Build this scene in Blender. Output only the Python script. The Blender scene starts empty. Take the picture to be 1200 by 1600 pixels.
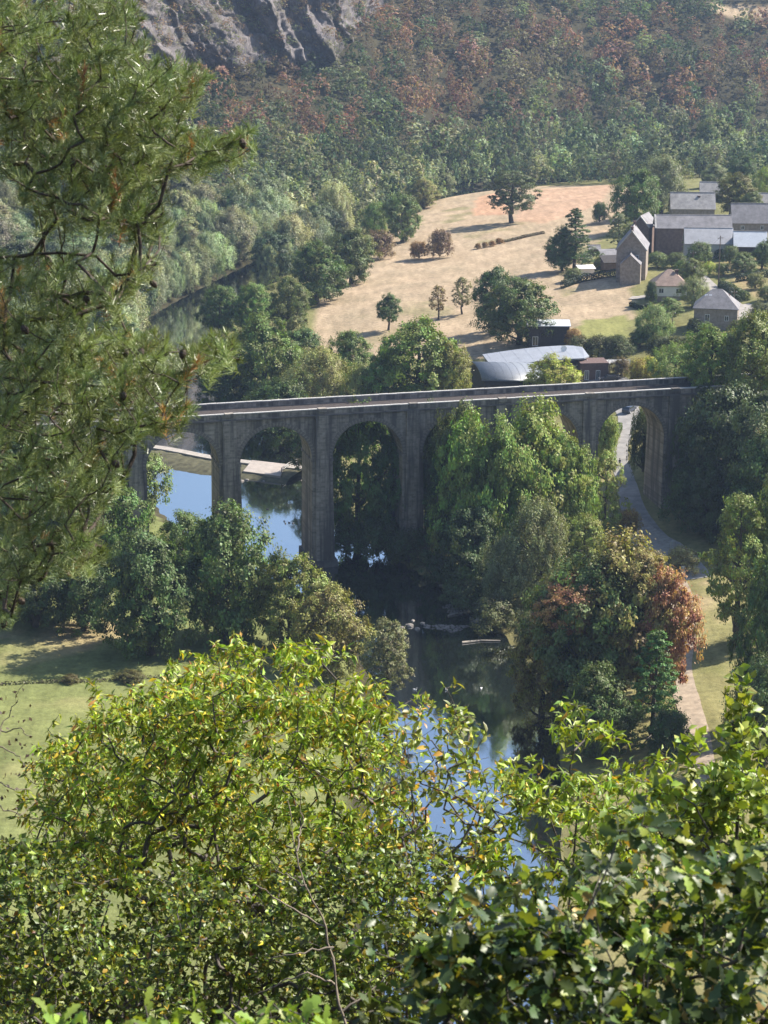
import bpy, bmesh, math, random
import numpy as np
from mathutils import Vector, Matrix
from mathutils.bvhtree import BVHTree

SC = bpy.context.scene
COL = SC.collection
R = math.radians

# ------------------------------------------------------------------ camera, sky, sun, exposure
FPX, PITCH, CAMZ = 3230.0, R(16.2), 112.6        # focal length in photo pixels (1200 x 1600), tilt down, height over the river
cam_d = bpy.data.cameras.new('camera'); cam = bpy.data.objects.new('camera', cam_d); COL.objects.link(cam)
cam.location = (0, 0, CAMZ); cam.rotation_euler = (math.pi / 2 - PITCH, 0, 0)
cam_d.sensor_fit = 'VERTICAL'; cam_d.sensor_height = 36; cam_d.lens = FPX / 1600 * 36
cam_d.clip_start = 0.5; cam_d.clip_end = 9000
cam_d.dof.use_dof = True; cam_d.dof.focus_distance = 260; cam_d.dof.aperture_fstop = 10
SC.camera = cam

SUN_EL, SUN_AZ = R(43), R(22)                    # azimuth measured from +X (to the right) towards +Y (away)
w = bpy.data.worlds.new('World'); SC.world = w; w.use_nodes = True
nt = w.node_tree; bg = nt.nodes['Background']
sky = nt.nodes.new('ShaderNodeTexSky'); sky.sky_type = 'NISHITA'; sky.sun_disc = False
sky.sun_elevation = SUN_EL; sky.sun_rotation = math.pi / 2 - SUN_AZ
sky.air_density = 1.0; sky.dust_density = 1.0; sky.ozone_density = 1.5
nt.links.new(sky.outputs[0], bg.inputs[0]); bg.inputs[1].default_value = 0.10
sun_d = bpy.data.lights.new('sun', 'SUN'); sun_d.energy = 5.0; sun_d.angle = R(0.5); sun_d.color = (1, 0.93, 0.82)
sun = bpy.data.objects.new('sun', sun_d); COL.objects.link(sun)
sdir = Vector((math.cos(SUN_AZ) * math.cos(SUN_EL), math.sin(SUN_AZ) * math.cos(SUN_EL), math.sin(SUN_EL)))
sun.rotation_euler = sdir.to_track_quat('Z', 'Y').to_euler(); sun.location = (60, 40, 200)
vs = SC.view_settings
vs.view_transform = 'Standard'; vs.look = 'None'; vs.gamma = 1; vs.use_curve_mapping = False; vs.exposure = 1.08
SC.cycles.max_bounces = 6; SC.cycles.diffuse_bounces = 3; SC.cycles.glossy_bounces = 2
SC.cycles.transmission_bounces = 4; SC.cycles.volume_bounces = 0; SC.cycles.transparent_max_bounces = 4
SC.cycles.caustics_reflective = False; SC.cycles.caustics_refractive = False
SC.cycles.use_denoising = True; SC.cycles.sample_clamp_indirect = 6

# ------------------------------------------------------------------ pixel <-> place
def rayd(px, py):
    a = (px - 600) / FPX; b = -(py - 800) / FPX
    return np.array([a, math.cos(PITCH) + b * math.sin(PITCH), -math.sin(PITCH) + b * math.cos(PITCH)])
def unp(px, py, z=0.0):
    d = rayd(px, py); t = (z - CAMZ) / d[2]
    return np.array([0, 0, CAMZ]) + t * d
def at(px, py, dist):                            # a point on that pixel's line at a given depth
    return np.array([0, 0, CAMZ]) + dist * rayd(px, py)
def proj(P):
    P = np.atleast_2d(P); z = P[:, 2] - CAMZ
    d = P[:, 1] * math.cos(PITCH) - z * math.sin(PITCH)
    u = P[:, 1] * math.sin(PITCH) + z * math.cos(PITCH)
    return np.stack([600 + FPX * P[:, 0] / d, 800 - FPX * u / d, d], 1)

# ------------------------------------------------------------------ object helpers
def tag(o, label=None, cat=None, group=None, kind=None):
    if label: o['label'] = label
    if cat: o['category'] = cat
    if group: o['group'] = group
    if kind: o['kind'] = kind
    return o
def empty(name, loc=(0, 0, 0), rz=0.0, label=None, cat=None, group=None):
    o = bpy.data.objects.new(name, None); COL.objects.link(o); o.empty_display_size = 0.3
    o.location = loc; o.rotation_euler = (0, 0, rz)
    return tag(o, label, cat, group)
def link(name, me, parent=None, mat=None):
    o = bpy.data.objects.new(name, me); COL.objects.link(o)
    if parent: o.parent = parent
    if mat:
        me.materials.clear()
        for m in (mat if isinstance(mat, (list, tuple)) else [mat]): me.materials.append(m)
    return o
def np_mesh(name, V, F, tint=None, col=None, smooth=False, mi=None):
    """V (n,3); F (m,k) array of faces all with k corners, or a list of such arrays"""
    me = bpy.data.meshes.new(name)
    Fs = F if isinstance(F, list) else [F]
    Fs = [f for f in Fs if len(f)]
    loops = np.concatenate([f.ravel() for f in Fs]).astype(np.int32)
    tot = np.concatenate([np.full(len(f), f.shape[1]) for f in Fs]).astype(np.int32)
    start = np.concatenate([[0], np.cumsum(tot)[:-1]]).astype(np.int32)
    me.vertices.add(len(V)); me.vertices.foreach_set('co', np.asarray(V, np.float32).ravel())
    me.loops.add(len(loops)); me.loops.foreach_set('vertex_index', loops)
    me.polygons.add(len(tot)); me.polygons.foreach_set('loop_start', start); me.polygons.foreach_set('loop_total', tot)
    if mi is not None: me.polygons.foreach_set('material_index', np.asarray(mi, np.int32))
    if smooth: me.polygons.foreach_set('use_smooth', np.ones(len(tot), bool))
    if tint is not None:
        a = me.attributes.new('tint', 'FLOAT', 'POINT'); a.data.foreach_set('value', np.asarray(tint, np.float32))
    if col is not None:
        a = me.attributes.new('lc', 'FLOAT_COLOR', 'POINT')
        c = np.ones((len(V), 4), np.float32); c[:, :3] = col; a.data.foreach_set('color', c.ravel())
    me.update(calc_edges=True); me.validate(clean_customdata=False)
    return me
class MB:
    """collects solids into one mesh"""
    def __init__(s): s.v = []; s.f = []; s.m = []
    def add(s, V, F, mi=0):
        n = len(s.v); s.v += [tuple(map(float, p)) for p in V]
        for f in F: s.f.append(tuple(i + n for i in f)); s.m.append(mi)
    def box(s, a, b, mi=0, taper=0.0):
        (x0, y0, z0), (x1, y1, z1) = a, b; t = taper
        s.add([(x0, y0, z0), (x1, y0, z0), (x1, y1, z0), (x0, y1, z0), (x0 + t, y0 + t, z1), (x1 - t, y0 + t, z1), (x1 - t, y1 - t, z1), (x0 + t, y1 - t, z1)],
              [(3, 2, 1, 0), (4, 5, 6, 7), (0, 1, 5, 4), (1, 2, 6, 5), (2, 3, 7, 6), (3, 0, 4, 7)], mi)
    def slab(s, quad, th, mi=0):
        """four corners in order, thickened downward along the normal"""
        q = [Vector(p) for p in quad]; n = (q[1] - q[0]).cross(q[3] - q[0]).normalized() * th
        s.add(list(q) + [p - n for p in q], [(0, 1, 2, 3), (7, 6, 5, 4), (0, 4, 5, 1), (1, 5, 6, 2), (2, 6, 7, 3), (3, 7, 4, 0)], mi)
    def prism(s, poly, d, mi=0):
        """poly list of 3D points, swept by d"""
        n = len(poly); d = Vector(d); P = [Vector(p) for p in poly]
        s.add(P + [p + d for p in P], [tuple(range(n))[::-1], tuple(range(n, 2 * n))] + [(i, (i + 1) % n, n + (i + 1) % n, n + i) for i in range(n)], mi)
    def tube(s, pts, rad, sides=6, mi=0):
        V, Fq, tip = tube_np(np.array(pts, float), np.array(rad, float) if np.ndim(rad) else np.full(len(pts), rad, float), sides)
        s.add(V, [tuple(f) for f in Fq] + tip, mi)
    def build(s, name, mats, parent=None, smooth=False, recalc=True):
        me = bpy.data.meshes.new(name); me.from_pydata(s.v, [], s.f)
        for m in (mats if isinstance(mats, (list, tuple)) else [mats]): me.materials.append(m)
        me.polygons.foreach_set('material_index', s.m)
        if recalc:
            bm = bmesh.new(); bm.from_mesh(me); bmesh.ops.recalc_face_normals(bm, faces=bm.faces); bm.to_mesh(me); bm.free()
        if smooth: me.polygons.foreach_set('use_smooth', [True] * len(me.polygons))
        me.update()
        return link(name, me, parent)
def tube_np(P, rad, sides=5):
    n = len(P); T = np.gradient(P, axis=0); T /= np.linalg.norm(T, axis=1, keepdims=True) + 1e-9
    ref = np.where(np.abs(T[:, 2:3]) > 0.9, np.array([[1., 0, 0]]), np.array([[0., 0, 1]]))
    A = np.cross(T, ref); A /= np.linalg.norm(A, axis=1, keepdims=True) + 1e-9; B = np.cross(T, A)
    an = np.arange(sides) / sides * 2 * np.pi
    V = P[:, None] + rad[:, None, None] * (np.cos(an)[None, :, None] * A[:, None] + np.sin(an)[None, :, None] * B[:, None])
    i = np.arange(n - 1)[:, None] * sides; j = np.arange(sides)[None]; k = (j + 1) % sides
    F = np.stack([i + j, i + k, i + sides + k, i + sides + j], -1).reshape(-1, 4)
    return V.reshape(-1, 3), F, [tuple(range(sides))[::-1], tuple(range((n - 1) * sides, n * sides))]

# ------------------------------------------------------------------ noise
_rs = np.random.RandomState(7); _G = _rs.rand(64, 64)
def vnoise(x, y):
    x = np.asarray(x, float); y = np.asarray(y, float)
    xi = np.floor(x).astype(int); yi = np.floor(y).astype(int); fx = x - xi; fy = y - yi
    fx = fx * fx * (3 - 2 * fx); fy = fy * fy * (3 - 2 * fy)
    g = lambda a, b: _G[a % 64, b % 64]
    return (g(xi, yi) * (1 - fx) + g(xi + 1, yi) * fx) * (1 - fy) + (g(xi, yi + 1) * (1 - fx) + g(xi + 1, yi + 1) * fx) * fy
def fbm(x, y, o=4):
    s = 0; a = 0.5
    for k in range(o): s = s + a * vnoise(x * 2 ** k + 13 * k, y * 2 ** k + 7 * k); a *= 0.5
    return s
def sstep(a, b, x):
    t = np.clip((x - a) / (b - a), 0, 1); return t * t * (3 - 2 * t)

# ------------------------------------------------------------------ materials
MAT = {}
def newmat(name):
    m = bpy.data.materials.new(name); m.use_nodes = True; MAT[name] = m
    t = m.node_tree; b = t.nodes['Principled BSDF']
    return m, t, b
def N(t, kind, **kw):
    n = t.nodes.new(kind)
    for k, v in kw.items():
        if k.startswith('i_'): n.inputs[int(k[2:]) if k[2:].isdigit() else k[2:].replace('_', ' ')].default_value = v
        else: setattr(n, k, v)
    return n
def ramp(t, fac, stops):
    n = t.nodes.new('ShaderNodeValToRGB'); el = n.color_ramp.elements
    while len(el) < len(stops): el.new(0.5)
    for e, (p, c) in zip(el, stops): e.position = p; e.color = (*c, 1)
    t.links.new(fac, n.inputs[0]); return n.outputs[0]
def mixc(t, fac, a, b, mode='MIX'):
    n = t.nodes.new('ShaderNodeMix'); n.data_type = 'RGBA'; n.blend_type = mode
    for s, v in ((n.inputs[0], fac), (n.inputs[6], a), (n.inputs[7], b)):
        if hasattr(v, 'is_output'): t.links.new(v, s)
        else: s.default_value = v if isinstance(v, float) else (*v, 1)
    return n.outputs[2]
def noisetex(t, scale, detail=5, rough=0.6, vec=None, coord='Object'):
    n = N(t, 'ShaderNodeTexNoise'); n.inputs['Scale'].default_value = scale; n.inputs['Detail'].default_value = detail; n.inputs['Roughness'].default_value = rough
    if vec is None:
        c = t.nodes.new('ShaderNodeTexCoord'); vec = c.outputs[coord]
    t.links.new(vec, n.inputs['Vector']); return n.outputs[0]
def mapped(t, scale=(1, 1, 1), rot=(0, 0, 0), coord='Object'):
    c = t.nodes.new('ShaderNodeTexCoord'); m = t.nodes.new('ShaderNodeMapping')
    m.inputs['Scale'].default_value = scale; m.inputs['Rotation'].default_value = rot
    t.links.new(c.outputs[coord], m.inputs[0]); return m.outputs[0]
def bump(t, b, h, strength=0.5, dist=0.1):
    n = t.nodes.new('ShaderNodeBump'); n.inputs['Strength'].default_value = strength; n.inputs['Distance'].default_value = dist
    t.links.new(h, n.inputs['Height']); t.links.new(n.outputs[0], b.inputs['Normal'])
def plain(name, c, rough=0.8, var=0.25, scale=1.5, metal=0.0, bmp=0.0, spec=0.3):
    m, t, b = newmat(name)
    n = noisetex(t, scale)
    lo = tuple(x * (1 - var) for x in c); hi = tuple(min(1, x * (1 + var)) for x in c)
    t.links.new(ramp(t, n, [(0.3, lo), (0.7, hi)]), b.inputs['Base Color'])
    b.inputs['Roughness'].default_value = rough; b.inputs['Metallic'].default_value = metal; b.inputs['Specular IOR Level'].default_value = spec
    if bmp: bump(t, b, n, bmp, 0.05)
    return m
def leafmat(name, use_attr=False, transl=0.4, rough=0.5, warm=(1.15, 1.25, 0.6), lo=0.5, hi=1.5, spec=0.35, hue=0.05):
    m, t, b = newmat(name)
    if use_attr: base = N(t, 'ShaderNodeAttribute', attribute_name='lc').outputs['Color']
    else:
        oi = N(t, 'ShaderNodeObjectInfo'); base = oi.outputs['Color']
    at_ = N(t, 'ShaderNodeAttribute', attribute_name='tint').outputs['Fac']
    hs = N(t, 'ShaderNodeHueSaturation')
    mr = N(t, 'ShaderNodeMapRange', i_3=0.5 - hue, i_4=0.5 + hue); t.links.new(at_, mr.inputs[0]); t.links.new(mr.outputs[0], hs.inputs['Hue'])
    mv = N(t, 'ShaderNodeMapRange', i_3=lo, i_4=hi); t.links.new(at_, mv.inputs[0]); t.links.new(mv.outputs[0], hs.inputs['Value'])
    t.links.new(base, hs.inputs['Color']); c = hs.outputs[0]
    t.links.new(c, b.inputs['Base Color']); b.inputs['Roughness'].default_value = rough; b.inputs['Specular IOR Level'].default_value = spec
    tr = N(t, 'ShaderNodeBsdfTranslucent'); t.links.new(mixc(t, 1.0, c, warm, 'MULTIPLY'), tr.inputs[0])
    mx = N(t, 'ShaderNodeMixShader'); mx.inputs[0].default_value = transl
    t.links.new(b.outputs[0], mx.inputs[1]); t.links.new(tr.outputs[0], mx.inputs[2])
    t.links.new(mx.outputs[0], t.nodes['Material Output'].inputs[0])
    return m
leafmat('leaf', transl=0.24, rough=0.5, spec=0.28, lo=0.45, hi=1.7); leafmat('leaf_mass', use_attr=True, transl=0.3, rough=0.65, spec=0.12)  # random leaf tone, range widened to paint in sunlit highlights on the crowns
leafmat('leaf_front', transl=0.28, rough=0.42, spec=0.42, lo=0.4, hi=1.6, warm=(1.45, 1.4, 0.5), hue=0.035)
leafmat('needle', transl=0.25, rough=0.4, spec=0.5, lo=0.35, hi=1.6, hue=0.035)
plain('bark', (0.09, 0.075, 0.06), var=0.4, scale=3)
plain('bark_front', (0.10, 0.085, 0.075), var=0.5, scale=14)
plain('bark_pine', (0.075, 0.056, 0.045), var=0.5, scale=18)
# ------------------------------------------------------------------ the valley: river outline, height field
LE = [(560, 1600), (572, 1330), (588, 1150), (570, 1020), (470, 925), (330, 855), (240, 800), (195, 700), (185, 620), (200, 540), (222, 500), (330, 442), (420, 397), (520, 352), (600, 318), (720, 296), (960, 272), (1300, 258)]
RE = [(860, 1600), (880, 1330), (880, 1150), (820, 1020), (715, 930), (640, 888), (505, 805), (478, 740), (440, 690), (350, 620), (328, 560), (322, 500), (400, 454), (480, 407), (565, 356), (632, 326), (730, 304), (960, 280), (1300, 265)]
EL = np.array([(420, 118), (120, 140), (40, 158)] + [tuple(unp(*p)[:2]) for p in LE])
ER = np.array([(420, 138), (130, 162), (62, 178)] + [tuple(unp(*p)[:2]) for p in RE])
def smooth_line(P, n=3):
    for _ in range(n):
        Q = [P[0]]
        for a, b in zip(P[:-1], P[1:]): Q += [a * 0.75 + b * 0.25, a * 0.25 + b * 0.75]
        P = np.array(Q + [P[-1]])
    return P
EL = smooth_line(EL, 2); ER = smooth_line(ER, 2)
def dist_line(x, y, L):
    best = np.full(x.shape, 1e9)
    for a, b in zip(L[:-1], L[1:]):
        ab = b - a; t = np.clip(((x - a[0]) * ab[0] + (y - a[1]) * ab[1]) / (ab @ ab), 0, 1)
        best = np.minimum(best, np.hypot(x - a[0] - t * ab[0], y - a[1] - t * ab[1]))
    return best
def inside(x, y, poly):
    x = np.asarray(x, float); y = np.asarray(y, float)
    c = np.zeros(x.shape, bool); n = len(poly)
    for i in range(n):
        (xa, ya), (xb, yb) = poly[i][:2], poly[(i + 1) % n][:2]
        if ya == yb: continue
        c ^= ((ya > y) != (yb > y)) & (x < (xb - xa) * (y - ya) / (yb - ya) + xa)
    return c
RIV = np.concatenate([EL, ER[::-1]])

# the viaduct's line: pier B stands at this spot, the bridge runs off to the right and away
BP = unp(505, 885); BPHI = R(14); BU = np.array([math.cos(BPHI), math.sin(BPHI)]); BV = np.array([-BU[1], BU[0]])
PITCH_M, DECK = 16.5, 29.0
def bridge_uv(x, y):
    dx = x - BP[0]; dy = y - BP[1]; return dx * BU[0] + dy * BU[1], dx * BV[0] + dy * BV[1]

def height(x, y):
    dl = dist_line(x, y, EL); dr = dist_line(x, y, ER); ins = inside(x, y, RIV)
    d = np.where(ins, -np.minimum(dl, dr), np.minimum(dl, dr)); left = dl < dr
    bank = np.where(d < 0, -2.2 * sstep(0, 5, -d), 1.7 * sstep(0, 4.5, d))
    dd = np.maximum(d - 4, 0)
    # right bank: dry fields climbing to the village
    hr = 0.105 * np.minimum(dd, 260) + 0.05 * np.maximum(dd - 260, 0)
    hr = hr + (fbm(x / 40, y / 40, 3) - 0.45) * 2.2 * sstep(10, 60, d)
    # left bank: flat meadow near, steep wood upstream
    plat = 66 + 42 * sstep(140, -40, x)
    hs = 0.46 * dd + (fbm(x / 55, y / 55, 3) - 0.45) * 16 * sstep(15, 70, d)
    hs = np.where(hs > plat, plat + 0.03 * (hs - plat), hs)
    hm = 0.028 * dd + 0.34 * np.maximum(dd - 120, 0) + (fbm(x / 30, y / 30, 3) - 0.45) * 1.0 * sstep(5, 30, d)
    up = sstep(400, 450, y)
    hl = hm * (1 - up) + hs * up
    h = bank + np.where(left, hl, hr)
    # the hill under the camera
    prof = np.interp(y + 0.12 * np.abs(x), [-400, -60, -4, 1.5, 5, 12, 30, 60, 100, 122, 138, 150], [125, 118, 111.3, 110.6, 107, 97, 78, 53, 23, 8, 1.5, -9])
    prof = prof + (fbm(x / 9, y / 9, 3) - 0.45) * 3 * sstep(4, 20, y)
    h = np.maximum(h, np.where(y < 152, prof, -9))
    # railway embankments beyond both ends of the viaduct
    u, v = bridge_uv(x, y)
    for s, ue in ((1, 4 * PITCH_M + 9), (-1, 4 * PITCH_M + 2)):
        st_ = 3.0 if s > 0 else 0.75
        e = np.maximum(np.abs(v - 4.5) - 6, 0); q = np.maximum(ue - s * u, 0)
        h = np.maximum(h, DECK - 1.4 - np.hypot(0.75 * e, st_ * q))
    return h
def axis(segs):
    out = []
    for a, b, s in segs: out += list(np.arange(a, b, s))
    return np.array(out + [segs[-1][1]])
GX = axis([(-3200, -600, 260), (-600, -240, 24), (-240, -120, 6), (-120, 160, 2), (160, 330, 6), (330, 800, 30), (800, 3300, 250)])
GY = axis([(-500, -40, 40), (-40, 150, 5), (150, 230, 4), (230, 470, 2), (470, 900, 2.2), (900, 1250, 5), (1250, 1700, 25), (1700, 5200, 250)])
XX, YY = np.meshgrid(GX, GY); ZZ = height(XX, YY)
nx, ny = len(GX), len(GY)
TV = np.stack([XX.ravel(), YY.ravel(), ZZ.ravel()], 1)
ii = (np.arange(ny - 1)[:, None] * nx + np.arange(nx - 1)[None]).ravel()
TF = np.stack([ii, ii + 1, ii + nx + 1, ii + nx], 1)
_xq = lambda a, G: np.clip(np.searchsorted(G, a) - 1, 0, len(G) - 2)
def ground(x, y):
    """height of the ground sheet itself, bilinear"""
    x = np.asarray(x, float); y = np.asarray(y, float); i = _xq(x, GX); j = _xq(y, GY)
    fx = (x - GX[i]) / (GX[i + 1] - GX[i]); fy = (y - GY[j]) / (GY[j + 1] - GY[j])
    return (ZZ[j, i] * (1 - fx) + ZZ[j, i + 1] * fx) * (1 - fy) + (ZZ[j + 1, i] * (1 - fx) + ZZ[j + 1, i + 1] * fx) * fy
def hit(px, py, zmin=None):
    """where the line through a photo pixel meets the ground"""
    d = rayd(px, py); t = np.arange(150, 2600, 1.0); P = np.array([0, 0, CAMZ]) + t[:, None] * d
    g = ground(P[:, 0], P[:, 1]); g = np.maximum(g, -0.3)
    k = np.argmax(P[:, 2] < g)
    if k == 0: k = len(t) - 1
    lo, hi = t[k - 1], t[k]
    for _ in range(20):
        m = (lo + hi) / 2; q = np.array([0, 0, CAMZ]) + m * d
        if q[2] < max(float(ground(q[0], q[1])), -0.3): hi = m
        else: lo = m
    return np.array([0, 0, CAMZ]) + hi * d
def hits(pts): return np.array([hit(*p) for p in pts])

# colours of the land (base colours with outlines of their own)
C_WOOD, C_DRY, C_GRASS, C_STUB, C_MEAD = (0.055, 0.05, 0.028), (0.375, 0.292, 0.205), (0.19, 0.185, 0.08), (0.42, 0.285, 0.20), (0.175, 0.195, 0.075)
x, y = XX.ravel(), YY.ravel(); CC = np.tile(np.array(C_WOOD), (len(x), 1))
def paint(poly_px, c, soft=None, amt=1.0):
    P = hits(poly_px); k = inside(x, y, P)
    nz = amt * (1 if soft is None else np.clip((fbm(x[k] / soft, y[k] / soft, 3) - 0.36) * 5, 0, 1))
    CC[k] += (np.array(c) - CC[k]) * np.reshape(nz, (-1, 1) if np.ndim(nz) else ())
dl_, dr_ = dist_line(x, y, EL), dist_line(x, y, ER)
k = (dr_ < dl_) & (dr_ > 2); CC[k] = C_GRASS
k = (dr_ < dl_) & (y > 180) & (y < 420); CC[k] = (0.24, 0.22, 0.10)
k = (dl_ < dr_) & (y > 150) & (y < 400) & (dl_ > 3); CC[k] = C_MEAD
FIELD = [(478, 560), (500, 470), (560, 415), (640, 340), (690, 302), (760, 294), (960, 288), (1010, 300), (900, 420), (985, 440), (990, 500), (900, 530), (830, 560), (700, 560)]
paint(FIELD, C_DRY)
paint([(640, 345), (690, 330), (740, 318), (740, 340), (650, 360)], C_GRASS, 9, 0.7)
paint([(745, 309), (782, 299), (800, 335), (738, 337)], (0.45, 0.28, 0.185))
paint([(840, 296), (960, 288), (940, 318), (850, 350), (800, 345)], C_STUB)
paint([(690, 355), (800, 345), (860, 362), (760, 384)], C_GRASS, 10, 0.45)
paint([(480, 520), (600, 470), (740, 470), (600, 560)], C_GRASS, 14, 0.5)
paint([(870, 395), (960, 360), (1000, 400), (880, 470)], C_GRASS, 8, 0.8)
paint([(905, 500), (985, 492), (980, 535), (905, 545)], (0.24, 0.24, 0.09))
paint([(1120, 400), (1200, 380), (1200, 470), (1130, 440)], (0.36, 0.27, 0.16), 9, 0.9)
paint([(0, 995), (150, 962), (240, 985), (60, 1035), (0, 1050)], (0.36, 0.285, 0.165), 14, 0.9)
paint([(0, 1100), (160, 1090), (60, 1300), (0, 1310)], (0.25, 0.235, 0.11), 10, 0.6)
paint([(1030, 900), (1110, 905), (1140, 960), (1110, 1010), (1050, 960)], (0.36, 0.285, 0.17), 6, 0.95)
paint([(1085, 1010), (1140, 1020), (1150, 1170), (1100, 1140)], (0.19, 0.20, 0.075), 6, 0.9)
paint([(1110, 3), (1260, 6), (1260, 22), (1120, 20)], C_DRY)
CC *= (0.82 + 0.36 * fbm(x / 5.0, y / 5.0, 3))[:, None]

m, t, b = newmat('land')
a = N(t, 'ShaderNodeAttribute', attribute_name='lc').outputs['Color']
n1 = noisetex(t, 0.9, 6, 0.7); n2 = noisetex(t, 0.09, 4, 0.6)
st = N(t, 'ShaderNodeTexNoise'); st.inputs['Scale'].default_value = 0.5; st.inputs['Detail'].default_value = 4
t.links.new(mapped(t, (1.0, 0.16, 1.0), (0, 0, R(32))), st.inputs['Vector'])
c = mixc(t, 1.0, a, ramp(t, n1, [(0.25, (0.62, 0.62, 0.6)), (0.75, (1.3, 1.28, 1.25))]), 'MULTIPLY')
c = mixc(t, 1.0, c, ramp(t, n2, [(0.3, (0.88, 0.9, 0.88)), (0.7, (1.1, 1.07, 1.06))]), 'MULTIPLY')
c = mixc(t, 0.7, c, ramp(t, st.outputs[0], [(0.35, (0.78, 0.78, 0.74)), (0.65, (1.16, 1.16, 1.14))]), 'MULTIPLY')
t.links.new(c, b.inputs['Base Color']); b.inputs['Roughness'].default_value = 0.95; b.inputs['Specular IOR Level'].default_value = 0.1
bump(t, b, n1, 0.7, 0.25)
g = link('ground', np_mesh('ground', TV, TF, col=CC, smooth=True), None, MAT['land']); tag(g, 'valley floor of dry fields, meadow and wooded slopes', None, None, 'structure')

# water
m, t, b = newmat('water')
b.inputs['Base Color'].default_value = (0.012, 0.016, 0.014, 1); b.inputs['Roughness'].default_value = 0.045; b.inputs['IOR'].default_value = 1.5
b.inputs['Specular IOR Level'].default_value = 0.85
wn = noisetex(t, 0.55, 4, 0.55, mapped(t, (1.0, 0.5, 1.0), (0, 0, R(20)))); bump(t, b, wn, 0.10, 0.10)
gl = N(t, 'ShaderNodeBsdfGlossy'); gl.inputs['Roughness'].default_value = 0.05; gl.inputs['Color'].default_value = (0.93, 0.96, 1, 1); mx = N(t, 'ShaderNodeMixShader'); mx.inputs[0].default_value = 0.55
t.links.new(b.inputs['Normal'].links[0].from_socket, gl.inputs['Normal']); t.links.new(b.outputs[0], mx.inputs[1]); t.links.new(gl.outputs[0], mx.inputs[2]); t.links.new(mx.outputs[0], t.nodes['Material Output'].inputs[0])
def sheet(name, pts2, z, mat, label):
    me = bpy.data.meshes.new(name); me.from_pydata([(p[0], p[1], z) for p in pts2], [], [tuple(range(len(pts2)))])
    o = link(name, me, None, mat); return tag(o, label, None, None, 'structure')
bm = bmesh.new()
vs_ = [bm.verts.new((px, py, 0)) for px, py in ((-300, 100), (900, 100), (900, 1700), (-300, 1700))]; bm.faces.new(vs_)
me = bpy.data.meshes.new('river'); bm.to_mesh(me); bm.free()
tag(link('river', me, None, MAT['water']), 'calm blue river winding through the valley', None, None, 'structure')

# a strip laid along the ground
def strip(name, pts, width, mat, label, dz=0.07, kind='structure', n_cross=5, step=1.0):
    P = smooth_line(np.array(pts, float)[:, :2], 2); W = width if np.ndim(width) else [width] * len(pts)
    seg = np.r_[0, np.cumsum(np.hypot(*np.diff(P, axis=0).T))]; s = np.arange(0, seg[-1], step)
    X = np.interp(s, seg, P[:, 0]); Y = np.interp(s, seg, P[:, 1]); Wd = np.interp(s / seg[-1], np.linspace(0, 1, len(W)), W)
    T = np.gradient(np.stack([X, Y], 1), axis=0); T /= np.linalg.norm(T, axis=1, keepdims=True)
    k = np.linspace(-0.5, 0.5, n_cross); jag = (fbm(s / 1.7, s * 0 + 3.3, 3) - 0.45) * 0.5
    PX = X[:, None] - T[:, 1:2] * (k * (Wd + jag)[:, None] if True else 0); PY = Y[:, None] + T[:, 0:1] * (k * (Wd + jag)[:, None])
    Z = np.maximum(ground(PX, PY), 0.1) + dz
    n = len(s); i = (np.arange(n - 1)[:, None] * n_cross + np.arange(n_cross - 1)[None]).ravel()
    o = link(name, np_mesh(name, np.stack([PX.ravel(), PY.ravel(), Z.ravel()], 1), np.stack([i, i + n_cross, i + n_cross + 1, i + 1], 1), smooth=True), None, mat)
    return tag(o, label, None, None, kind)
plain('asphalt', (0.17, 0.165, 0.165), 0.9, 0.2, 0.8); plain('dirt', (0.33, 0.262, 0.195), 0.95, 0.3, 0.9); plain('gravel', (0.33, 0.30, 0.27), 0.95, 0.25, 1.2)
plain('lane', (0.27, 0.255, 0.24), 0.95, 0.25, 0.5)
strip('road', hits([(1085, 905), (1050, 866), (1010, 838), (988, 795), (976, 745), (966, 715), (972, 680), (985, 655), (978, 635), (965, 615), (945, 602)]), [6.5, 7, 6, 4.5, 3.8, 3.4, 3.4, 4, 5, 6, 7], MAT['lane'], 'grey lane passing under the viaduct arch')
strip('lane_mouth', hits([(978, 800), (1005, 835), (1040, 862), (1075, 880)]), [3, 5, 8, 6], MAT['gravel'], 'pale gravel apron where the lane leaves the viaduct', dz=0.11)
strip('path', hits([(1105, 1230), (1092, 1150), (1072, 1090), (1060, 1040), (1075, 985), (1062, 920), (1030, 880)]), [2.8, 3.2, 3.6, 3.4, 3.2, 4, 4], MAT['dirt'], 'bare earth path along the river bank', dz=0.09)
strip('village_lane', hits([(1060, 405), (1085, 425), (1108, 448), (1135, 470), (1160, 492), (1210, 515)]), [4, 4, 4, 4.5, 6, 6], MAT['gravel'], 'pale lane climbing between the village gardens', dz=0.12)
strip('yard', hits([(1150, 478), (1180, 498), (1215, 520)]), [7, 9, 9], MAT['gravel'], 'pale forecourt beside the hipped stone house', dz=0.2)
strip('terrace', hits([(985, 466), (1000, 466), (1022, 462)]), [3, 4, 4], MAT['gravel'], 'pale paved terrace beside the white bungalow', dz=0.2)
strip('car_park', hits([(920, 600), (945, 597), (985, 590)]), [9, 10, 9], MAT['asphalt'], 'grey car park before the brick wing', dz=0.12)

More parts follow.
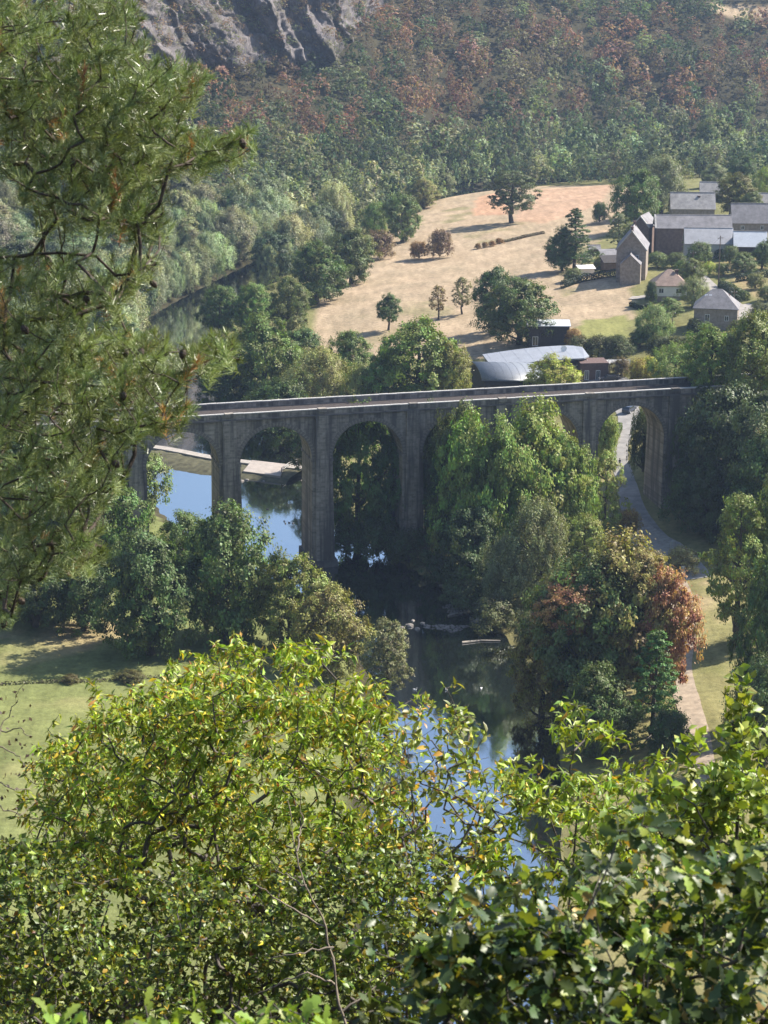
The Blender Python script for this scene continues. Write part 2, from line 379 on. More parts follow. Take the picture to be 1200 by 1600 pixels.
# the rock face high on the far slope: a sheet of leaning ribs
def cliff(name, x0, x1, zb, zt, seed, label, lean=22, amp=15, wl=17, skew=0.55, hthr=43):
    xs = np.linspace(x0, x1, 280); yb = []
    ysn = np.arange(600, 1300, 3.0)
    for xx in xs:
        hh = ground(np.full(ysn.shape, xx), ysn); k = np.argmax((hh > hthr) & (ysn > 650)); yb.append(ysn[k])
    yb = np.convolve(np.pad(np.array(yb), 20, 'edge'), np.ones(41) / 41, 'valid')
    ts = np.linspace(0, 1, 130); S, T = np.meshgrid(xs, ts); Yb = np.tile(yb, (len(ts), 1))
    Z = zb + (zt - zb) * T; rg_ = np.random.RandomState(seed)
    q = S + skew * (Z - zb) + 7 * (fbm(S / 13 + seed, Z / 16, 4) - 0.45) * 2
    edges_ = np.cumsum(np.r_[x0 - 20, rg_.uniform(11, 27, 14)]); amps = rg_.uniform(0.45, 1.25, 16); k = np.clip(np.searchsorted(edges_, q) - 1, 0, 13)
    fr = np.clip((q - edges_[k]) / (edges_[k + 1] - edges_[k]), 0, 1); rib = np.where(fr < 0.66, fr / 0.66, (1 - fr) / 0.34)      # crest, with the steep side away from the light
    ridged = lambda a, b: 1 - 2 * np.abs(fbm(a, b, 4) - 0.47) * 2
    led = Z / 7.5 + 1.6 * fbm(S / 11, Z / 30 + seed, 3); led = (led - np.floor(led))
    rough = ridged(q / 8 + seed, Z / 46) * 6 + ridged(q / 2.6, Z / 17 + seed) * 2.4 + (fbm(S / 1.2, Z / 1.9, 2) - 0.4) * 1.5 + led * 1.8
    edge = sstep(0, 0.12, T) * sstep(0, 0.1, (S - x0) / (x1 - x0)) * sstep(0, 0.12, (x1 - S) / (x1 - x0))
    Y = Yb + 8 + lean * T - (rib ** 1.2 * amp * amps[k] * (1.15 - 0.5 * T) + rough) * edge + 55 * (1 - sstep(0, 0.1, (S - x0) / (x1 - x0)) * sstep(0, 0.2, (x1 - S) / (x1 - x0)))
    n = len(xs); i = (np.arange(len(ts) - 1)[:, None] * n + np.arange(n - 1)[None]).ravel()
    V = np.stack([S.ravel() + rough.ravel() * 0.5, Y.ravel(), Z.ravel()], 1)
    o = link(name, np_mesh(name, V, np.stack([i, i + 1, i + n + 1, i + n], 1)), None, MAT['rock'])
    tag(o, label, None, None, 'structure')
    return V, edge.ravel(), rib.ravel()
m, t, b = newmat('rock')
n1 = noisetex(t, 0.35, 8, 0.7, mapped(t, (1, 1, 0.5))); n2 = noisetex(t, 0.12, 5, 0.6)
c = ramp(t, n1, [(0.3, (0.048, 0.042, 0.044)), (0.5, (0.125, 0.108, 0.108)), (0.72, (0.28, 0.25, 0.245))])
c = mixc(t, ramp(t, n2, [(0.5, (0, 0, 0)), (0.62, (0.75, 0.75, 0.75))]), c, (0.085, 0.075, 0.04))
t.links.new(c, b.inputs['Base Color']); b.inputs['Roughness'].default_value = 0.95; bump(t, b, n1, 1.0, 1.0)
CL = [cliff('cliff', -135, -4, 42, 118, 3, 'grey leaning rock ribs high on the far slope')]
# ------------------------------------------------------------------ the stone viaduct
def stone(name, lo, hi, stain, course=0.42, vstain=True):
    m, t, b = newmat(name)
    br = N(t, 'ShaderNodeTexBrick'); br.inputs['Scale'].default_value = 1.0; br.inputs['Brick Width'].default_value = 0.85; br.inputs['Row Height'].default_value = course
    br.inputs['Mortar Size'].default_value = 0.03; br.inputs['Color1'].default_value = (0.72, 0.72, 0.72, 1); br.inputs['Color2'].default_value = (1.22, 1.2, 1.18, 1); br.inputs['Mortar'].default_value = (1.15, 1.12, 1.08, 1)
    mp = t.nodes.new('ShaderNodeMapping'); mp.inputs['Rotation'].default_value = (R(90), 0, 0)
    tc = t.nodes.new('ShaderNodeTexCoord'); t.links.new(tc.outputs['Object'], mp.inputs[0]); t.links.new(mp.outputs[0], br.inputs['Vector'])
    n = noisetex(t, 0.6, 7, 0.7); c = ramp(t, n, [(0.3, lo), (0.7, hi)])
    c = mixc(t, 1.0, c, br.outputs[0], 'MULTIPLY')
    s = noisetex(t, 0.5, 5, 0.65, mapped(t, (1.3, 1.3, 0.10)))
    c = mixc(t, ramp(t, s, [(0.42, (0, 0, 0)), (0.58, (0.9, 0.9, 0.9))]), c, stain)
    s2 = noisetex(t, 0.55, 6, 0.7, mapped(t, (1.1, 1.1, 0.2)))
    c = mixc(t, ramp(t, s2, [(0.66, (0, 0, 0)), (0.72, (0.55, 0.55, 0.55))]), c, (0.55, 0.53, 0.5))
    t.links.new(c, b.inputs['Base Color']); b.inputs['Roughness'].default_value = 0.92; bump(t, b, br.outputs[0], 0.4, 0.05)
    return m
stone('stone_face', (0.21, 0.185, 0.16), (0.36, 0.32, 0.275), (0.085, 0.076, 0.07))
stone('stone_inner', (0.27, 0.225, 0.175), (0.42, 0.355, 0.285), (0.13, 0.108, 0.09))
plain('coping', (0.40, 0.385, 0.365), 0.85, 0.25, 0.9, bmp=0.3); plain('ballast', (0.055, 0.045, 0.042), 0.95, 0.4, 2.0, bmp=0.8)
plain('stone_dark', (0.13, 0.12, 0.115), 0.9, 0.35, 0.8, bmp=0.3)

br = empty('stone_viaduct', (BP[0], BP[1], 0), BPHI, 'long grey stone railway viaduct with tall round arches over the river', 'viaduct')
PW, TH, CROWN = 3.7, 8.6, DECK - 2.75           # pier width, thickness, height of the arch crowns
RAD = (PITCH_M - PW) / 2; SPR = CROWN - RAD; K0, K1 = -4, 4
FZ = DECK - 1.25                                 # top of the spandrel walls
def gz(u, v): return float(ground(BP[0] + BU[0] * u + BV[0] * v, BP[1] + BU[1] * u + BV[1] * v))
for k in range(K0, K1 + 1):
    u = k * PITCH_M; endp = k in (K0, K1); g0 = min(gz(u, 0), gz(u, TH), gz(u - 2, 4), 0) - 1.5
    mb = MB(); hw = PW / 2
    ua, ub = u - hw, u + hw
    if k == K1: ub = u + 9
    if k == K0: ua = u - 9
    bt = 0.32                                    # the piers widen slightly towards the foot
    V = [(ua - bt, -bt, g0), (ub + bt, -bt, g0), (ub + bt, TH + bt, g0), (ua - bt, TH + bt, g0), (ua, 0, SPR), (ub, 0, SPR), (ub, TH, SPR), (ua, TH, SPR)]
    mb.add(V, [(0, 1, 5, 4)], 0); mb.add(V, [(2, 3, 7, 6)], 0); mb.add(V, [(1, 2, 6, 5), (3, 0, 4, 7)], 1); mb.add(V, [(4, 5, 6, 7)], 0)
    pier = mb.build('pier' if not endp else 'abutment', [MAT['stone_face'], MAT['stone_inner']], br, recalc=False)
    for v0, v1 in ((-0.42, 0.02), (TH - 0.02, TH + 0.42)):
        mb = MB(); off = bt * 1.0
        y0 = v0 if v0 < 0 else v0; y1 = v1
        if v0 < 0: mb.add([(u - 1.45, v0 - off, g0), (u + 1.45, v0 - off, g0), (u + 1.45, 0.05, g0), (u - 1.45, 0.05, g0), (u - 1.2, v0, FZ + 0.02), (u + 1.2, v0, FZ + 0.02), (u + 1.2, 0.05, FZ + 0.02), (u - 1.2, 0.05, FZ + 0.02)], [(3, 2, 1, 0), (4, 5, 6, 7), (0, 1, 5, 4), (1, 2, 6, 5), (2, 3, 7, 6), (3, 0, 4, 7)])
        else: mb.add([(u - 1.45, TH - 0.05, g0), (u + 1.45, TH - 0.05, g0), (u + 1.45, v1 + off, g0), (u - 1.45, v1 + off, g0), (u - 1.2, TH - 0.05, FZ + 0.02), (u + 1.2, TH - 0.05, FZ + 0.02), (u + 1.2, v1, FZ + 0.02), (u - 1.2, v1, FZ + 0.02)], [(3, 2, 1, 0), (4, 5, 6, 7), (0, 1, 5, 4), (1, 2, 6, 5), (2, 3, 7, 6), (3, 0, 4, 7)])
        mb.build('pilaster', MAT['stone_face'], pier)
    if not endp:
        gg = max(gz(u, 0), 0)
        mb = MB(); mb.box((ua - 0.75, -0.95, g0), (ub + 0.75, TH + 0.95, gg + 1.3), taper=0.12); mb.build('plinth', MAT['stone_dark'], pier)
        mb = MB(); mb.box((ua - 0.16, -0.14, SPR - 0.45), (ub + 0.16, TH + 0.14, SPR - 0.03)); mb.build('impost', MAT['stone_face'], pier)
NS = 28
for k in range(K0, K1):
    u0 = k * PITCH_M + PW / 2; uc = u0 + RAD
    an = np.linspace(math.pi, 0, NS + 1); ax = uc + RAD * np.cos(an); az = SPR + RAD * np.sin(an)
    mb = MB()
    V = [(a, 0, z) for a, z in zip(ax, az)] + [(a, TH, z) for a, z in zip(ax, az)]
    mb.add(V, [(i, i + 1, NS + 2 + i, NS + 1 + i) for i in range(NS)]); mb.build('arch_barrel', MAT['stone_inner'], br, smooth=True, recalc=False)
    for v, s, nm in ((0, -1, 'spandrel_wall'), (TH, 1, 'spandrel_wall')):
        mb = MB(); ua = k * PITCH_M; ub = ua + PITCH_M
        xs = [ua] + list(ax) + [ub]; zs = [SPR] + list(az) + [SPR]
        V = [(a, v, z) for a, z in zip(xs, zs)] + [(a, v, FZ) for a in xs]; n = len(xs)
        mb.add(V, [(i, i + 1, n + i + 1, n + i) if s < 0 else (i + 1, i, n + i, n + i + 1) for i in range(n - 1)])
        wall = mb.build(nm, MAT['stone_face'], br, recalc=False)
        if s < 0:                                # the ring of arch stones, a little proud of the wall
            nv = 36; vs2 = np.linspace(math.pi, 0, nv + 1)
            vm = bpy.data.meshes.get('voussoir')
            if vm is None:
                q = MB(); da = math.pi / nv * 0.47
                p4 = [(RAD + r) * np.array([math.sin(a), 0, math.cos(a)]) for r, a in ((0.005, -da), (0.005, da), (0.72, da), (0.72, -da))]
                q.prism([(p[0], -0.06, p[2]) for p in p4], (0, 0.1, 0)); tmp = q.build('voussoir', MAT['stone_face'], br); vm = tmp.data; bpy.data.objects.remove(tmp)
            for j in range(nv):
                a = (vs2[j] + vs2[j + 1]) / 2; o = link('voussoir', vm, wall); o.location = (uc, 0, SPR); o.rotation_euler = (0, math.pi / 2 - a, 0)
Lw, Rw = K0 * PITCH_M - 9, K1 * PITCH_M + 34
mb = MB(); mb.box((K1 * PITCH_M, 0, SPR), (K1 * PITCH_M + 9, TH, FZ)); mb.build('abutment_wall', MAT['stone_face'], br)
mb = MB(); mb.box((K0 * PITCH_M - 9, 0, SPR), (K0 * PITCH_M, TH, FZ)); mb.build('abutment_wall', MAT['stone_face'], br)
mb = MB(); mb.box((K1 * PITCH_M + 9, 0.3, 6), (Rw, TH - 0.3, FZ)); mb.build('wing_wall', MAT['stone_face'], br)
mb = MB(); mb.box((Lw, 0.1, FZ - 0.4), (Rw, TH - 0.1, FZ + 0.12)); mb.build('track_bed', MAT['ballast'], br)
mb = MB()
for u in np.arange(Lw, Rw, 0.7): pass
for v0, s in ((-0.22, -1), (TH - 0.42, 1)):
    mb = MB(); mb.box((Lw, v0 - 0.18, FZ - 0.02), (Rw, v0 + 0.82, FZ + 0.24)); mb.build('cornice', MAT['stone_dark'], br)
    mb = MB(); mb.box((Lw, v0 + 0.06, FZ + 0.24), (Rw, v0 + 0.58, DECK - 0.16)); par = mb.build('parapet', MAT['stone_face'], br)
    cm = None; n = 0
    for u in np.arange(Lw, Rw - 1.0, 1.65):      # coping stones
        if cm is None:
            q = MB(); q.box((0.02, v0 + 0.0, DECK - 0.16), (1.63, v0 + 0.64, DECK + 0.02)); o = q.build('coping_stone', MAT['coping'], par); cm = o.data
        else: o = link('coping_stone', cm, par)
        o.location = (u, 0, random.uniform(-0.02, 0.02))
for k in range(K0, K1 + 1):                      # refuge blocks over the piers
    mb = MB(); mb.box((k * PITCH_M - 0.75, -0.62, DECK - 0.5), (k * PITCH_M + 0.75, 0.5, DECK + 0.12)); mb.build('parapet_block', MAT['stone_face'], br)
# ------------------------------------------------------------------ trees of the valley
def unit(v): return v / (np.linalg.norm(v, axis=-1, keepdims=True) + 1e-9)
def crown_cloud(rng, kind, nleaf, nblob=54, nsub=7):
    """leaf places for a crown of half-width 1; returns position, outward direction, clump value, height of crown"""
    asp = dict(round=1.75, tall=2.6, open=1.6, conifer=3.0, willow=2.0, bush=1.25)[kind]
    B = []
    for i in range(nblob):
        tt = (i + rng.rand()) / nblob
        if kind == 'conifer': re = 1.0 * (1 - tt) ** 0.75 + 0.06
        elif kind == 'bush': re = math.sqrt(max(0, 1 - (tt * 0.95) ** 2.2))
        elif kind == 'open': re = math.sqrt(max(0, 1 - (abs(tt - 0.45) / 0.58) ** 2))
        else: re = max(0.12, math.sin(math.pi * min(1, tt * 0.86 + 0.14)) ** 0.62)
        a = i * 2.39996 + rng.rand() * 0.9; rr = re * (0.35 + 0.62 * math.sqrt(rng.rand())) * (0.8 if kind != 'conifer' else 0.85)
        rb = (0.16 + 0.2 * rng.rand()) * (0.85 if kind in ('open', 'tall') else 1.0)
        if kind == 'conifer': rb = 0.14 + 0.16 * (1 - tt)
        B.append((rr * math.cos(a), rr * math.sin(a), tt * (asp - 0.35) + 0.14, rb))
    B = np.array(B); sc = 1 + (rng.rand(len(B)) - 0.5) * (0.7 if kind == 'bush' else 0.42); B[:, :2] *= sc[:, None]
    sub = []
    for bx_, by_, bz, rb in B:
        d = unit(rng.randn(nsub, 3) * 0.8 + np.array([bx_, by_, 0.0]) * 0.7 + np.array([0, 0, 0.55])); flat = np.array([1.15, 1.15, 0.5 if kind in ('open', 'conifer') else 0.8])
        sub.append(np.c_[np.array([bx_, by_, bz]) + d * rb * flat * (0.75 + 0.4 * rng.rand(nsub, 1)), np.full(nsub, rb), d])
    sub = np.concatenate(sub); si = rng.randint(0, len(sub), nleaf); S = sub[si]
    sig = S[:, 3:4] * (0.20 if kind != 'bush' else 0.24)
    off = rng.randn(nleaf, 3) * sig
    if kind == 'willow': off[:, 2] *= 1.7
    elif kind in ('open', 'conifer'): off[:, 2] *= 0.45
    else: off[:, 2] *= 0.75
    P = S[:, :3] + off
    ctr = np.array([0, 0, asp * 0.42]); out = unit(P - ctr)
    nrm = unit(0.85 * S[:, 4:7] + 0.25 * out + np.array([0.0, 0, 0.3]) + rng.randn(nleaf, 3) * 0.38)
    cl = rng.rand(len(sub))[si]
    tint = np.clip(0.5 + 0.55 * (cl - 0.5) + 0.55 * (rng.rand(nleaf) - 0.5), 0, 1)
    return P, nrm, tint, asp, B
def leaf_quads(rng, P, nrm, size, droop=0.0, asp=0.62):
    n = len(P); a = unit(np.cross(nrm, rng.randn(n, 3))); a[:, 2] -= droop; a = unit(a); s = unit(np.cross(nrm, a)); up = np.cross(a, s)
    L = size * (0.65 + 0.7 * rng.rand(n, 1)); W = L * asp
    V = np.stack([P - a * L * 0.5, P + s * W * 0.5 + up * L * 0.12, P + a * L * 0.5, P - s * W * 0.5 + up * L * 0.12], 1)
    F = np.arange(n * 4).reshape(n, 4)
    return V.reshape(-1, 3), F
CROWN, TRUNK, FAR = {}, {}, {}
def build_library():
    for kind, nv in (('round', 4), ('tall', 2), ('open', 1), ('conifer', 1), ('willow', 2), ('bush', 2)):
        for v in range(nv):
            rng = np.random.RandomState(hash((kind[0], v, kind[1])) % 1 + ord(kind[0]) * 31 + ord(kind[1]) * 7 + v * 101)
            nl = dict(round=26000, tall=14000, open=14000, conifer=17000, willow=22000, bush=12000)[kind]
            P, nr, ti, asp, B = crown_cloud(rng, kind, nl)
            V, F = leaf_quads(rng, P, nr, dict(round=0.054, tall=0.062, open=0.058, conifer=0.054, willow=0.066, bush=0.068)[kind], droop=0.5 if kind == 'willow' else 0.1, asp=0.34 if kind == 'willow' else 0.62)
            me = np_mesh('crown_' + kind, V, F, tint=np.repeat(ti, 4)); me.materials.append(MAT['leaf'])
            CROWN[kind, v] = (me, asp)
            # trunk and limbs reaching into the clumps: crown base at z = 0, ground at z = -1 (scaled apart below)
            mb = MB(); lim = B[rng.permutation(len(B))[:14]]
            ax = np.array([[0, 0, -0.05], [0.03, 0.02, asp * 0.3], [-0.02, 0.03, asp * 0.6], [0.0, 0.0, asp * 0.9]])
            mb.tube(ax, [0.085, 0.06, 0.035, 0.012], 7)
            for q in lim:
                z0 = max(0.02, min(asp * 0.75, q[2] - 0.45 * math.hypot(q[0], q[1]))); s0 = np.array([0, 0, z0])
                mid = s0 * 0.5 + q[:3] * 0.5 + np.array([0, 0, -0.06])
                mb.tube([s0, mid, q[:3]], [0.035, 0.022, 0.008], 5)
            o = mb.build('limb_' + kind, MAT['bark'], None, recalc=False); TRUNK[kind, v] = o.data; bpy.data.objects.remove(o)
            # coarse version for the far woods
            if kind != 'bush':
                P, nr, ti, asp, B = crown_cloud(rng, kind, 2300, 18, 5)
                V, F = leaf_quads(rng, P, nr, 0.125, asp=0.7); ti4 = np.repeat(ti, 4)
                tv, tf, tip = tube_np(np.array([[0, 0, -0.55], [0, 0, asp * 0.7]]), np.array([0.08, 0.02]), 4)
                me = np_mesh('tree_' + kind, np.concatenate([V, tv]), np.concatenate([F, tf + len(V)]), tint=np.r_[ti4, np.full(len(tv), 0.5)], mi=[0] * len(F) + [1] * len(tf))
                me.materials.append(MAT['leaf']); me.materials.append(MAT['bark']); FAR[kind, v] = (me, asp, V, ti4)
build_library()
GREEN, DARK, OLIVE, WILLOW, LIGHT, YELLOW, GREY = (0.055, 0.088, 0.024), (0.032, 0.055, 0.020), (0.085, 0.10, 0.03), (0.105, 0.135, 0.06), (0.10, 0.15, 0.035), (0.15, 0.17, 0.035), (0.085, 0.105, 0.06)
RUSSET, BROWN, CONIF, ORANGE = (0.17, 0.078, 0.05), (0.105, 0.075, 0.042), (0.034, 0.062, 0.028), (0.30, 0.125, 0.05)
_rt = random.Random(11); LEAFGAIN = (2.85, 2.4, 1.95)
NV = dict(round=4, tall=2, open=1, conifer=1, willow=2, bush=2)
TREE_SPOTS = []
plain('stem', (0.085, 0.07, 0.055), 0.9, 0.4, 2.0)
def tree(kind, bx_, by_, top, wpx, color, label, cb=0.12, group=None, name=None, base=None):
    P = hit(bx_, by_) if base is None else np.array(base, float)
    P[2] = max(float(ground(P[0], P[1])), 0.0)
    dep = proj(P)[0, 2]; s = FPX / dep; el = math.atan2(CAMZ - P[2], P[1])
    H = (by_ - top) / s / math.cos(el); Wd = wpx / s
    # the crown's near side hides some of the foot: the crown reaches its full breadth
    v = _rt.randrange(NV[kind]); me, asp = CROWN[kind, v]
    nm = name or dict(round='broadleaf_tree', tall='slender_tree', open='spreading_tree', conifer='conifer_tree', willow='willow_tree', bush='shrub')[kind]
    root = empty(nm, (P[0], P[1], P[2] - 0.1), _rt.uniform(0, 6.28), label, 'shrub' if kind == 'bush' else 'tree', group)
    cbz = H * cb; hz = (H - cbz) / (asp * 0.97)
    c = link('crown' if kind != 'bush' else 'foliage', me, root); c.location = (0, 0, cbz); c.scale = (Wd / 2, Wd / 2, hz); c.color = (*[k * f * _rt.uniform(0.92, 1.08) for k, f in zip(color, LEAFGAIN)], 1)
    l = link('limbs' if kind != 'bush' else 'twigs', TRUNK[kind, v], root); l.location = (0, 0, cbz); l.scale = (Wd / 2, Wd / 2, hz)
    if kind != 'bush':
        r0 = max(0.12, Wd * 0.035 + H * 0.006)
        mb = MB(); mb.tube([(0, 0, -0.6), (0, 0, 0.1), (0.03 * H, 0, cbz * 0.6 + 0.05 * H), (0, 0, cbz + 0.12 * H)], [r0 * 1.5, r0 * 1.15, r0 * 0.85, r0 * 0.6], 8)
        mb.build('trunk', MAT['stem'], root, smooth=True)
    TREE_SPOTS.append((P[0], P[1], Wd / 2)); return root

T = tree
# --- in and round the dry field
T('round', 607, 516, 461, 43, DARK, 'small round dark tree alone in the dry field', 0.27)
T('tall', 685, 499, 446, 31, (0.095, 0.08, 0.045), 'slender brownish young tree in the dry field', 0.24)
T('tall', 722, 491, 433, 36, (0.085, 0.085, 0.045), 'slender olive young tree beside the brownish one in the field', 0.22)
T('round', 772, 520, 420, 78, DARK, 'tall dark tree at the back of the field clump', 0.06)
T('round', 812, 538, 437, 118, (0.036, 0.062, 0.02), 'broad dark green tree overhanging the flat roofed dark shed', 0.06)
T('open', 799, 348, 266, 88, (0.038, 0.055, 0.025), 'big spreading tree with layered crown on the field brow', 0.2)
T('bush', 655, 405, 378, 34, BROWN, 'low brown bush in the middle of the field')
T('bush', 687, 403, 361, 38, (0.075, 0.055, 0.04), 'reddish brown rounded bush in the middle of the field')
for i, (bx_, by_, ww) in enumerate(((747, 389, 11), (758, 387, 11), (769, 385, 12), (780, 381, 13))): T('bush', bx_, by_, by_ - 9, ww, (0.10, 0.075, 0.04), 'tiny brown shrub in the row across the field', group='field row shrubs')
T('conifer', 897, 424, 325, 74, DARK, 'dark pointed evergreen at the field corner by the sheds', 0.05)
T('round', 878, 424, 358, 58, DARK, 'dark rounded tree leaning against the pointed evergreen', 0.08)
T('bush', 937, 349, 317, 26, DARK, 'small clipped round dark tree above the farm')
T('round', 992, 362, 270, 84, (0.042, 0.075, 0.022), 'large dark green tree left of the farm barns'.replace('left of', 'towering beside'), 0.05)
T('willow', 1033, 335, 246, 84, GREY, 'tall silvery green tree behind the farm barns', 0.06)
T('tall', 966, 388, 334, 42, GREY, 'grey green garden tree above the lean-to sheds', 0.1)
T('round', 1113, 262, 188, 78, (0.06, 0.08, 0.03), 'tall green tree standing clear above the village', 0.08)
T('round', 1150, 338, 274, 74, (0.06, 0.07, 0.022), 'dark olive tree between the farm barns', 0.05)
T('round', 1160, 292, 246, 50, DARK, 'dark tree behind the olive tree of the farm', 0.05)
T('round', 1115, 292, 258, 46, GREY, 'pale grey green tree beside the far slate house', 0.05)
T('willow', 1196, 312, 262, 46, LIGHT, 'light green tree behind the right barn'.replace('right', 'long slate'), 0.05)
T('round', 1085, 268, 225, 50, GREEN, 'mid green tree behind the far slate house', 0.05)
T('round', 1188, 262, 215, 60, OLIVE, 'olive tree above the barn roofs at the village edge', 0.05)
# --- between field and river
T('round', 495, 474, 384, 104, (0.034, 0.058, 0.018), 'broad dark tree at the field edge by the river', 0.05)
T('round', 548, 444, 361, 78, (0.036, 0.06, 0.02), 'dark tree behind the broad one at the field edge', 0.05)
T('round', 452, 520, 434, 82, (0.05, 0.075, 0.03), 'green tree on the river bank below the field', 0.05)
T('round', 345, 528, 450, 76, (0.04, 0.07, 0.02), 'dark green tree on the point of the river bend', 0.05)
T('bush', 592, 404, 362, 52, (0.075, 0.055, 0.036), 'russet thicket at the river edge of the field')
T('bush', 560, 412, 372, 56, OLIVE, 'olive thicket at the river edge of the field')
T('round', 628, 378, 305, 66, (0.065, 0.085, 0.035), 'olive green tree at the narrow end of the field', 0.05)
T('round', 662, 326, 282, 52, (0.08, 0.10, 0.035), 'light green rounded tree at the tip of the field', 0.04)
T('round', 695, 306, 274, 36, GREY, 'small grey green tree at the tip of the field', 0.04)
T('round', 396, 528, 446, 74, GREEN, 'green tree beside the river bend willows', 0.05)
T('willow', 585, 372, 318, 44, GREEN, 'green tree hiding the bend of the far river', 0.05)
# --- behind the viaduct
T('round', 415, 640, 503, 132, (0.062, 0.092, 0.03), 'broad green tree beyond the viaduct parapet on the river bank', 0.05)
T('round', 350, 648, 556, 96, (0.03, 0.052, 0.02), 'very dark tree by the water beyond the parapet', 0.04)
T('willow', 500, 655, 546, 100, WILLOW, 'pale willow rising behind the viaduct parapet', 0.05)
T('willow', 560, 655, 575, 62, (0.12, 0.15, 0.05), 'small pale willow beside the larger one behind the parapet', 0.05)
T('round', 470, 605, 515, 104, DARK, 'dark tree behind the pale willows', 0.05)
T('round', 548, 600, 518, 76, (0.06, 0.085, 0.03), 'green tree at the low corner of the field', 0.05)
T('round', 652, 650, 506, 150, (0.062, 0.088, 0.026), 'wide green tree above the viaduct next to the curved roof', 0.05)
T('round', 605, 650, 545, 90, GREEN, 'green tree next to the wide one above the parapet', 0.05)
T('round', 700, 650, 538, 76, OLIVE, 'olive green tree touching the curved metal roof', 0.05)
T('round', 866, 632, 559, 94, (0.12, 0.165, 0.04), 'bright green round tree before the long roofed building', 0.1)
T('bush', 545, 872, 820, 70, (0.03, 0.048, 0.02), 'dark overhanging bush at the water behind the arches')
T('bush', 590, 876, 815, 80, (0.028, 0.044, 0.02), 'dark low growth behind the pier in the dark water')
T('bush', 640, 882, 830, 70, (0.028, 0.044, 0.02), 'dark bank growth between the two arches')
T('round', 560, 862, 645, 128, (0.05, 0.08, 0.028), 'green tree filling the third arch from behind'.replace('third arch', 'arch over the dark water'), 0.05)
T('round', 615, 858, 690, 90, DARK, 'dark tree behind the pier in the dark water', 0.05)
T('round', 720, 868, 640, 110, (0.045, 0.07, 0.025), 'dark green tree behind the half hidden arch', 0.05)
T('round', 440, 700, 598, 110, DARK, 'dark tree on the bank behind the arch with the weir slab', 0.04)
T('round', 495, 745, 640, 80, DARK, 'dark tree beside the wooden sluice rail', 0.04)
# --- beyond the right end of the viaduct
T('willow', 1055, 612, 540, 92, (0.085, 0.12, 0.04), 'soft green tree behind the viaduct end parapet', 0.05)
T('round', 1110, 615, 512, 104, (0.07, 0.105, 0.036), 'green tree below the hipped stone house', 0.05)
T('round', 1172, 630, 498, 120, (0.07, 0.09, 0.03), 'large green tree below the village forecourt', 0.05)
T('round', 1014, 602, 560, 52, YELLOW, 'yellowish shrub tree beside the car park', 0.05)
T('bush', 996, 606, 562, 36, (0.13, 0.13, 0.04), 'yellow bush beside the car park')
T('willow', 1020, 540, 478, 62, (0.075, 0.11, 0.05), 'feathery blue green tree on the lawn below the bungalow', 0.08)
T('round', 1044, 508, 466, 46, (0.05, 0.085, 0.025), 'small dense tree with bare stem before the bungalow', 0.25)
T('bush', 1000, 545, 518, 44, DARK, 'dark thicket at the lower edge of the lawn')
for i, (bx_, ww) in enumerate(((905, 46), (935, 48), (965, 48), (1032, 50), (1060, 46))): T('bush', bx_, 560, 526, ww, (0.035, 0.045, 0.022), 'dark shrub in the thicket row under the lawn', group='thicket row under the lawn')
T('bush', 897, 540, 515, 30, (0.12, 0.09, 0.05), 'dry brownish bush beside the flat roofed dark shed')
T('bush', 970, 590, 560, 30, (0.06, 0.05, 0.03), 'russet brown bush behind the parked car')
# --- dark wood at the right abutment
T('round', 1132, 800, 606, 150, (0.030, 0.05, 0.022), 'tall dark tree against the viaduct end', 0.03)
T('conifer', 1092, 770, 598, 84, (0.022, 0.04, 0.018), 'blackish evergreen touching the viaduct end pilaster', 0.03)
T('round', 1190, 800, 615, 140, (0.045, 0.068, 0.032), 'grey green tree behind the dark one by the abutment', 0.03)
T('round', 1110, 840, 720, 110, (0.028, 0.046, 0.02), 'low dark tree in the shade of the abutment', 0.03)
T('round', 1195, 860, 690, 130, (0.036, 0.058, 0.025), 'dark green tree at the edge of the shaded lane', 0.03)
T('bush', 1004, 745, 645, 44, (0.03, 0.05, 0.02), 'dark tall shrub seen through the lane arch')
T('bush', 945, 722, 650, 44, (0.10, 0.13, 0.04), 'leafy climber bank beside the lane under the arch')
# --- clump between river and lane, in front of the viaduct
T('round', 830, 882, 646, 165, (0.085, 0.13, 0.034), 'tall bright green tree in front of the viaduct', 0.05)
T('round', 732, 900, 662, 130, (0.075, 0.115, 0.034), 'broad bright tree covering the half hidden arch', 0.05)
T('round', 775, 905, 672, 120, (0.07, 0.11, 0.03), 'green tree between the two bright ones before the viaduct', 0.05)
T('round', 885, 880, 690, 96, (0.07, 0.11, 0.032), 'green tree leaning to the lane arch', 0.05)
T('round', 664, 846, 640, 62, (0.03, 0.048, 0.02), 'added dark slim tree close behind the pier blocking the sky reflection', 0.0)  # added to close the arch gap whose sky reflection streaked the water
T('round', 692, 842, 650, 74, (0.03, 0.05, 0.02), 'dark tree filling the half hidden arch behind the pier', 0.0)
T('conifer', 684, 908, 712, 74, (0.026, 0.045, 0.02), 'dark fir hanging over the dark water', 0.04)
T('round', 740, 935, 795, 110, (0.032, 0.055, 0.024), 'dark low tree on the inner bank before the piers', 0.03)
T('tall', 945, 850, 705, 66, (0.10, 0.145, 0.045), 'slim light green poplar beside the lane arch', 0.06)
T('round', 912, 895, 808, 80, (0.10, 0.145, 0.05), 'pale green bushy tree above the russet tree', 0.05)
T('willow', 838, 945, 785, 110, (0.075, 0.10, 0.06), 'grey green willow on the inner river bank', 0.04)
T('willow', 795, 950, 845, 96, (0.08, 0.105, 0.065), 'low silvery willow at the water edge', 0.04)
T('bush', 984, 834, 797, 36, (0.14, 0.115, 0.045), 'small ochre shrub where the lane opens')
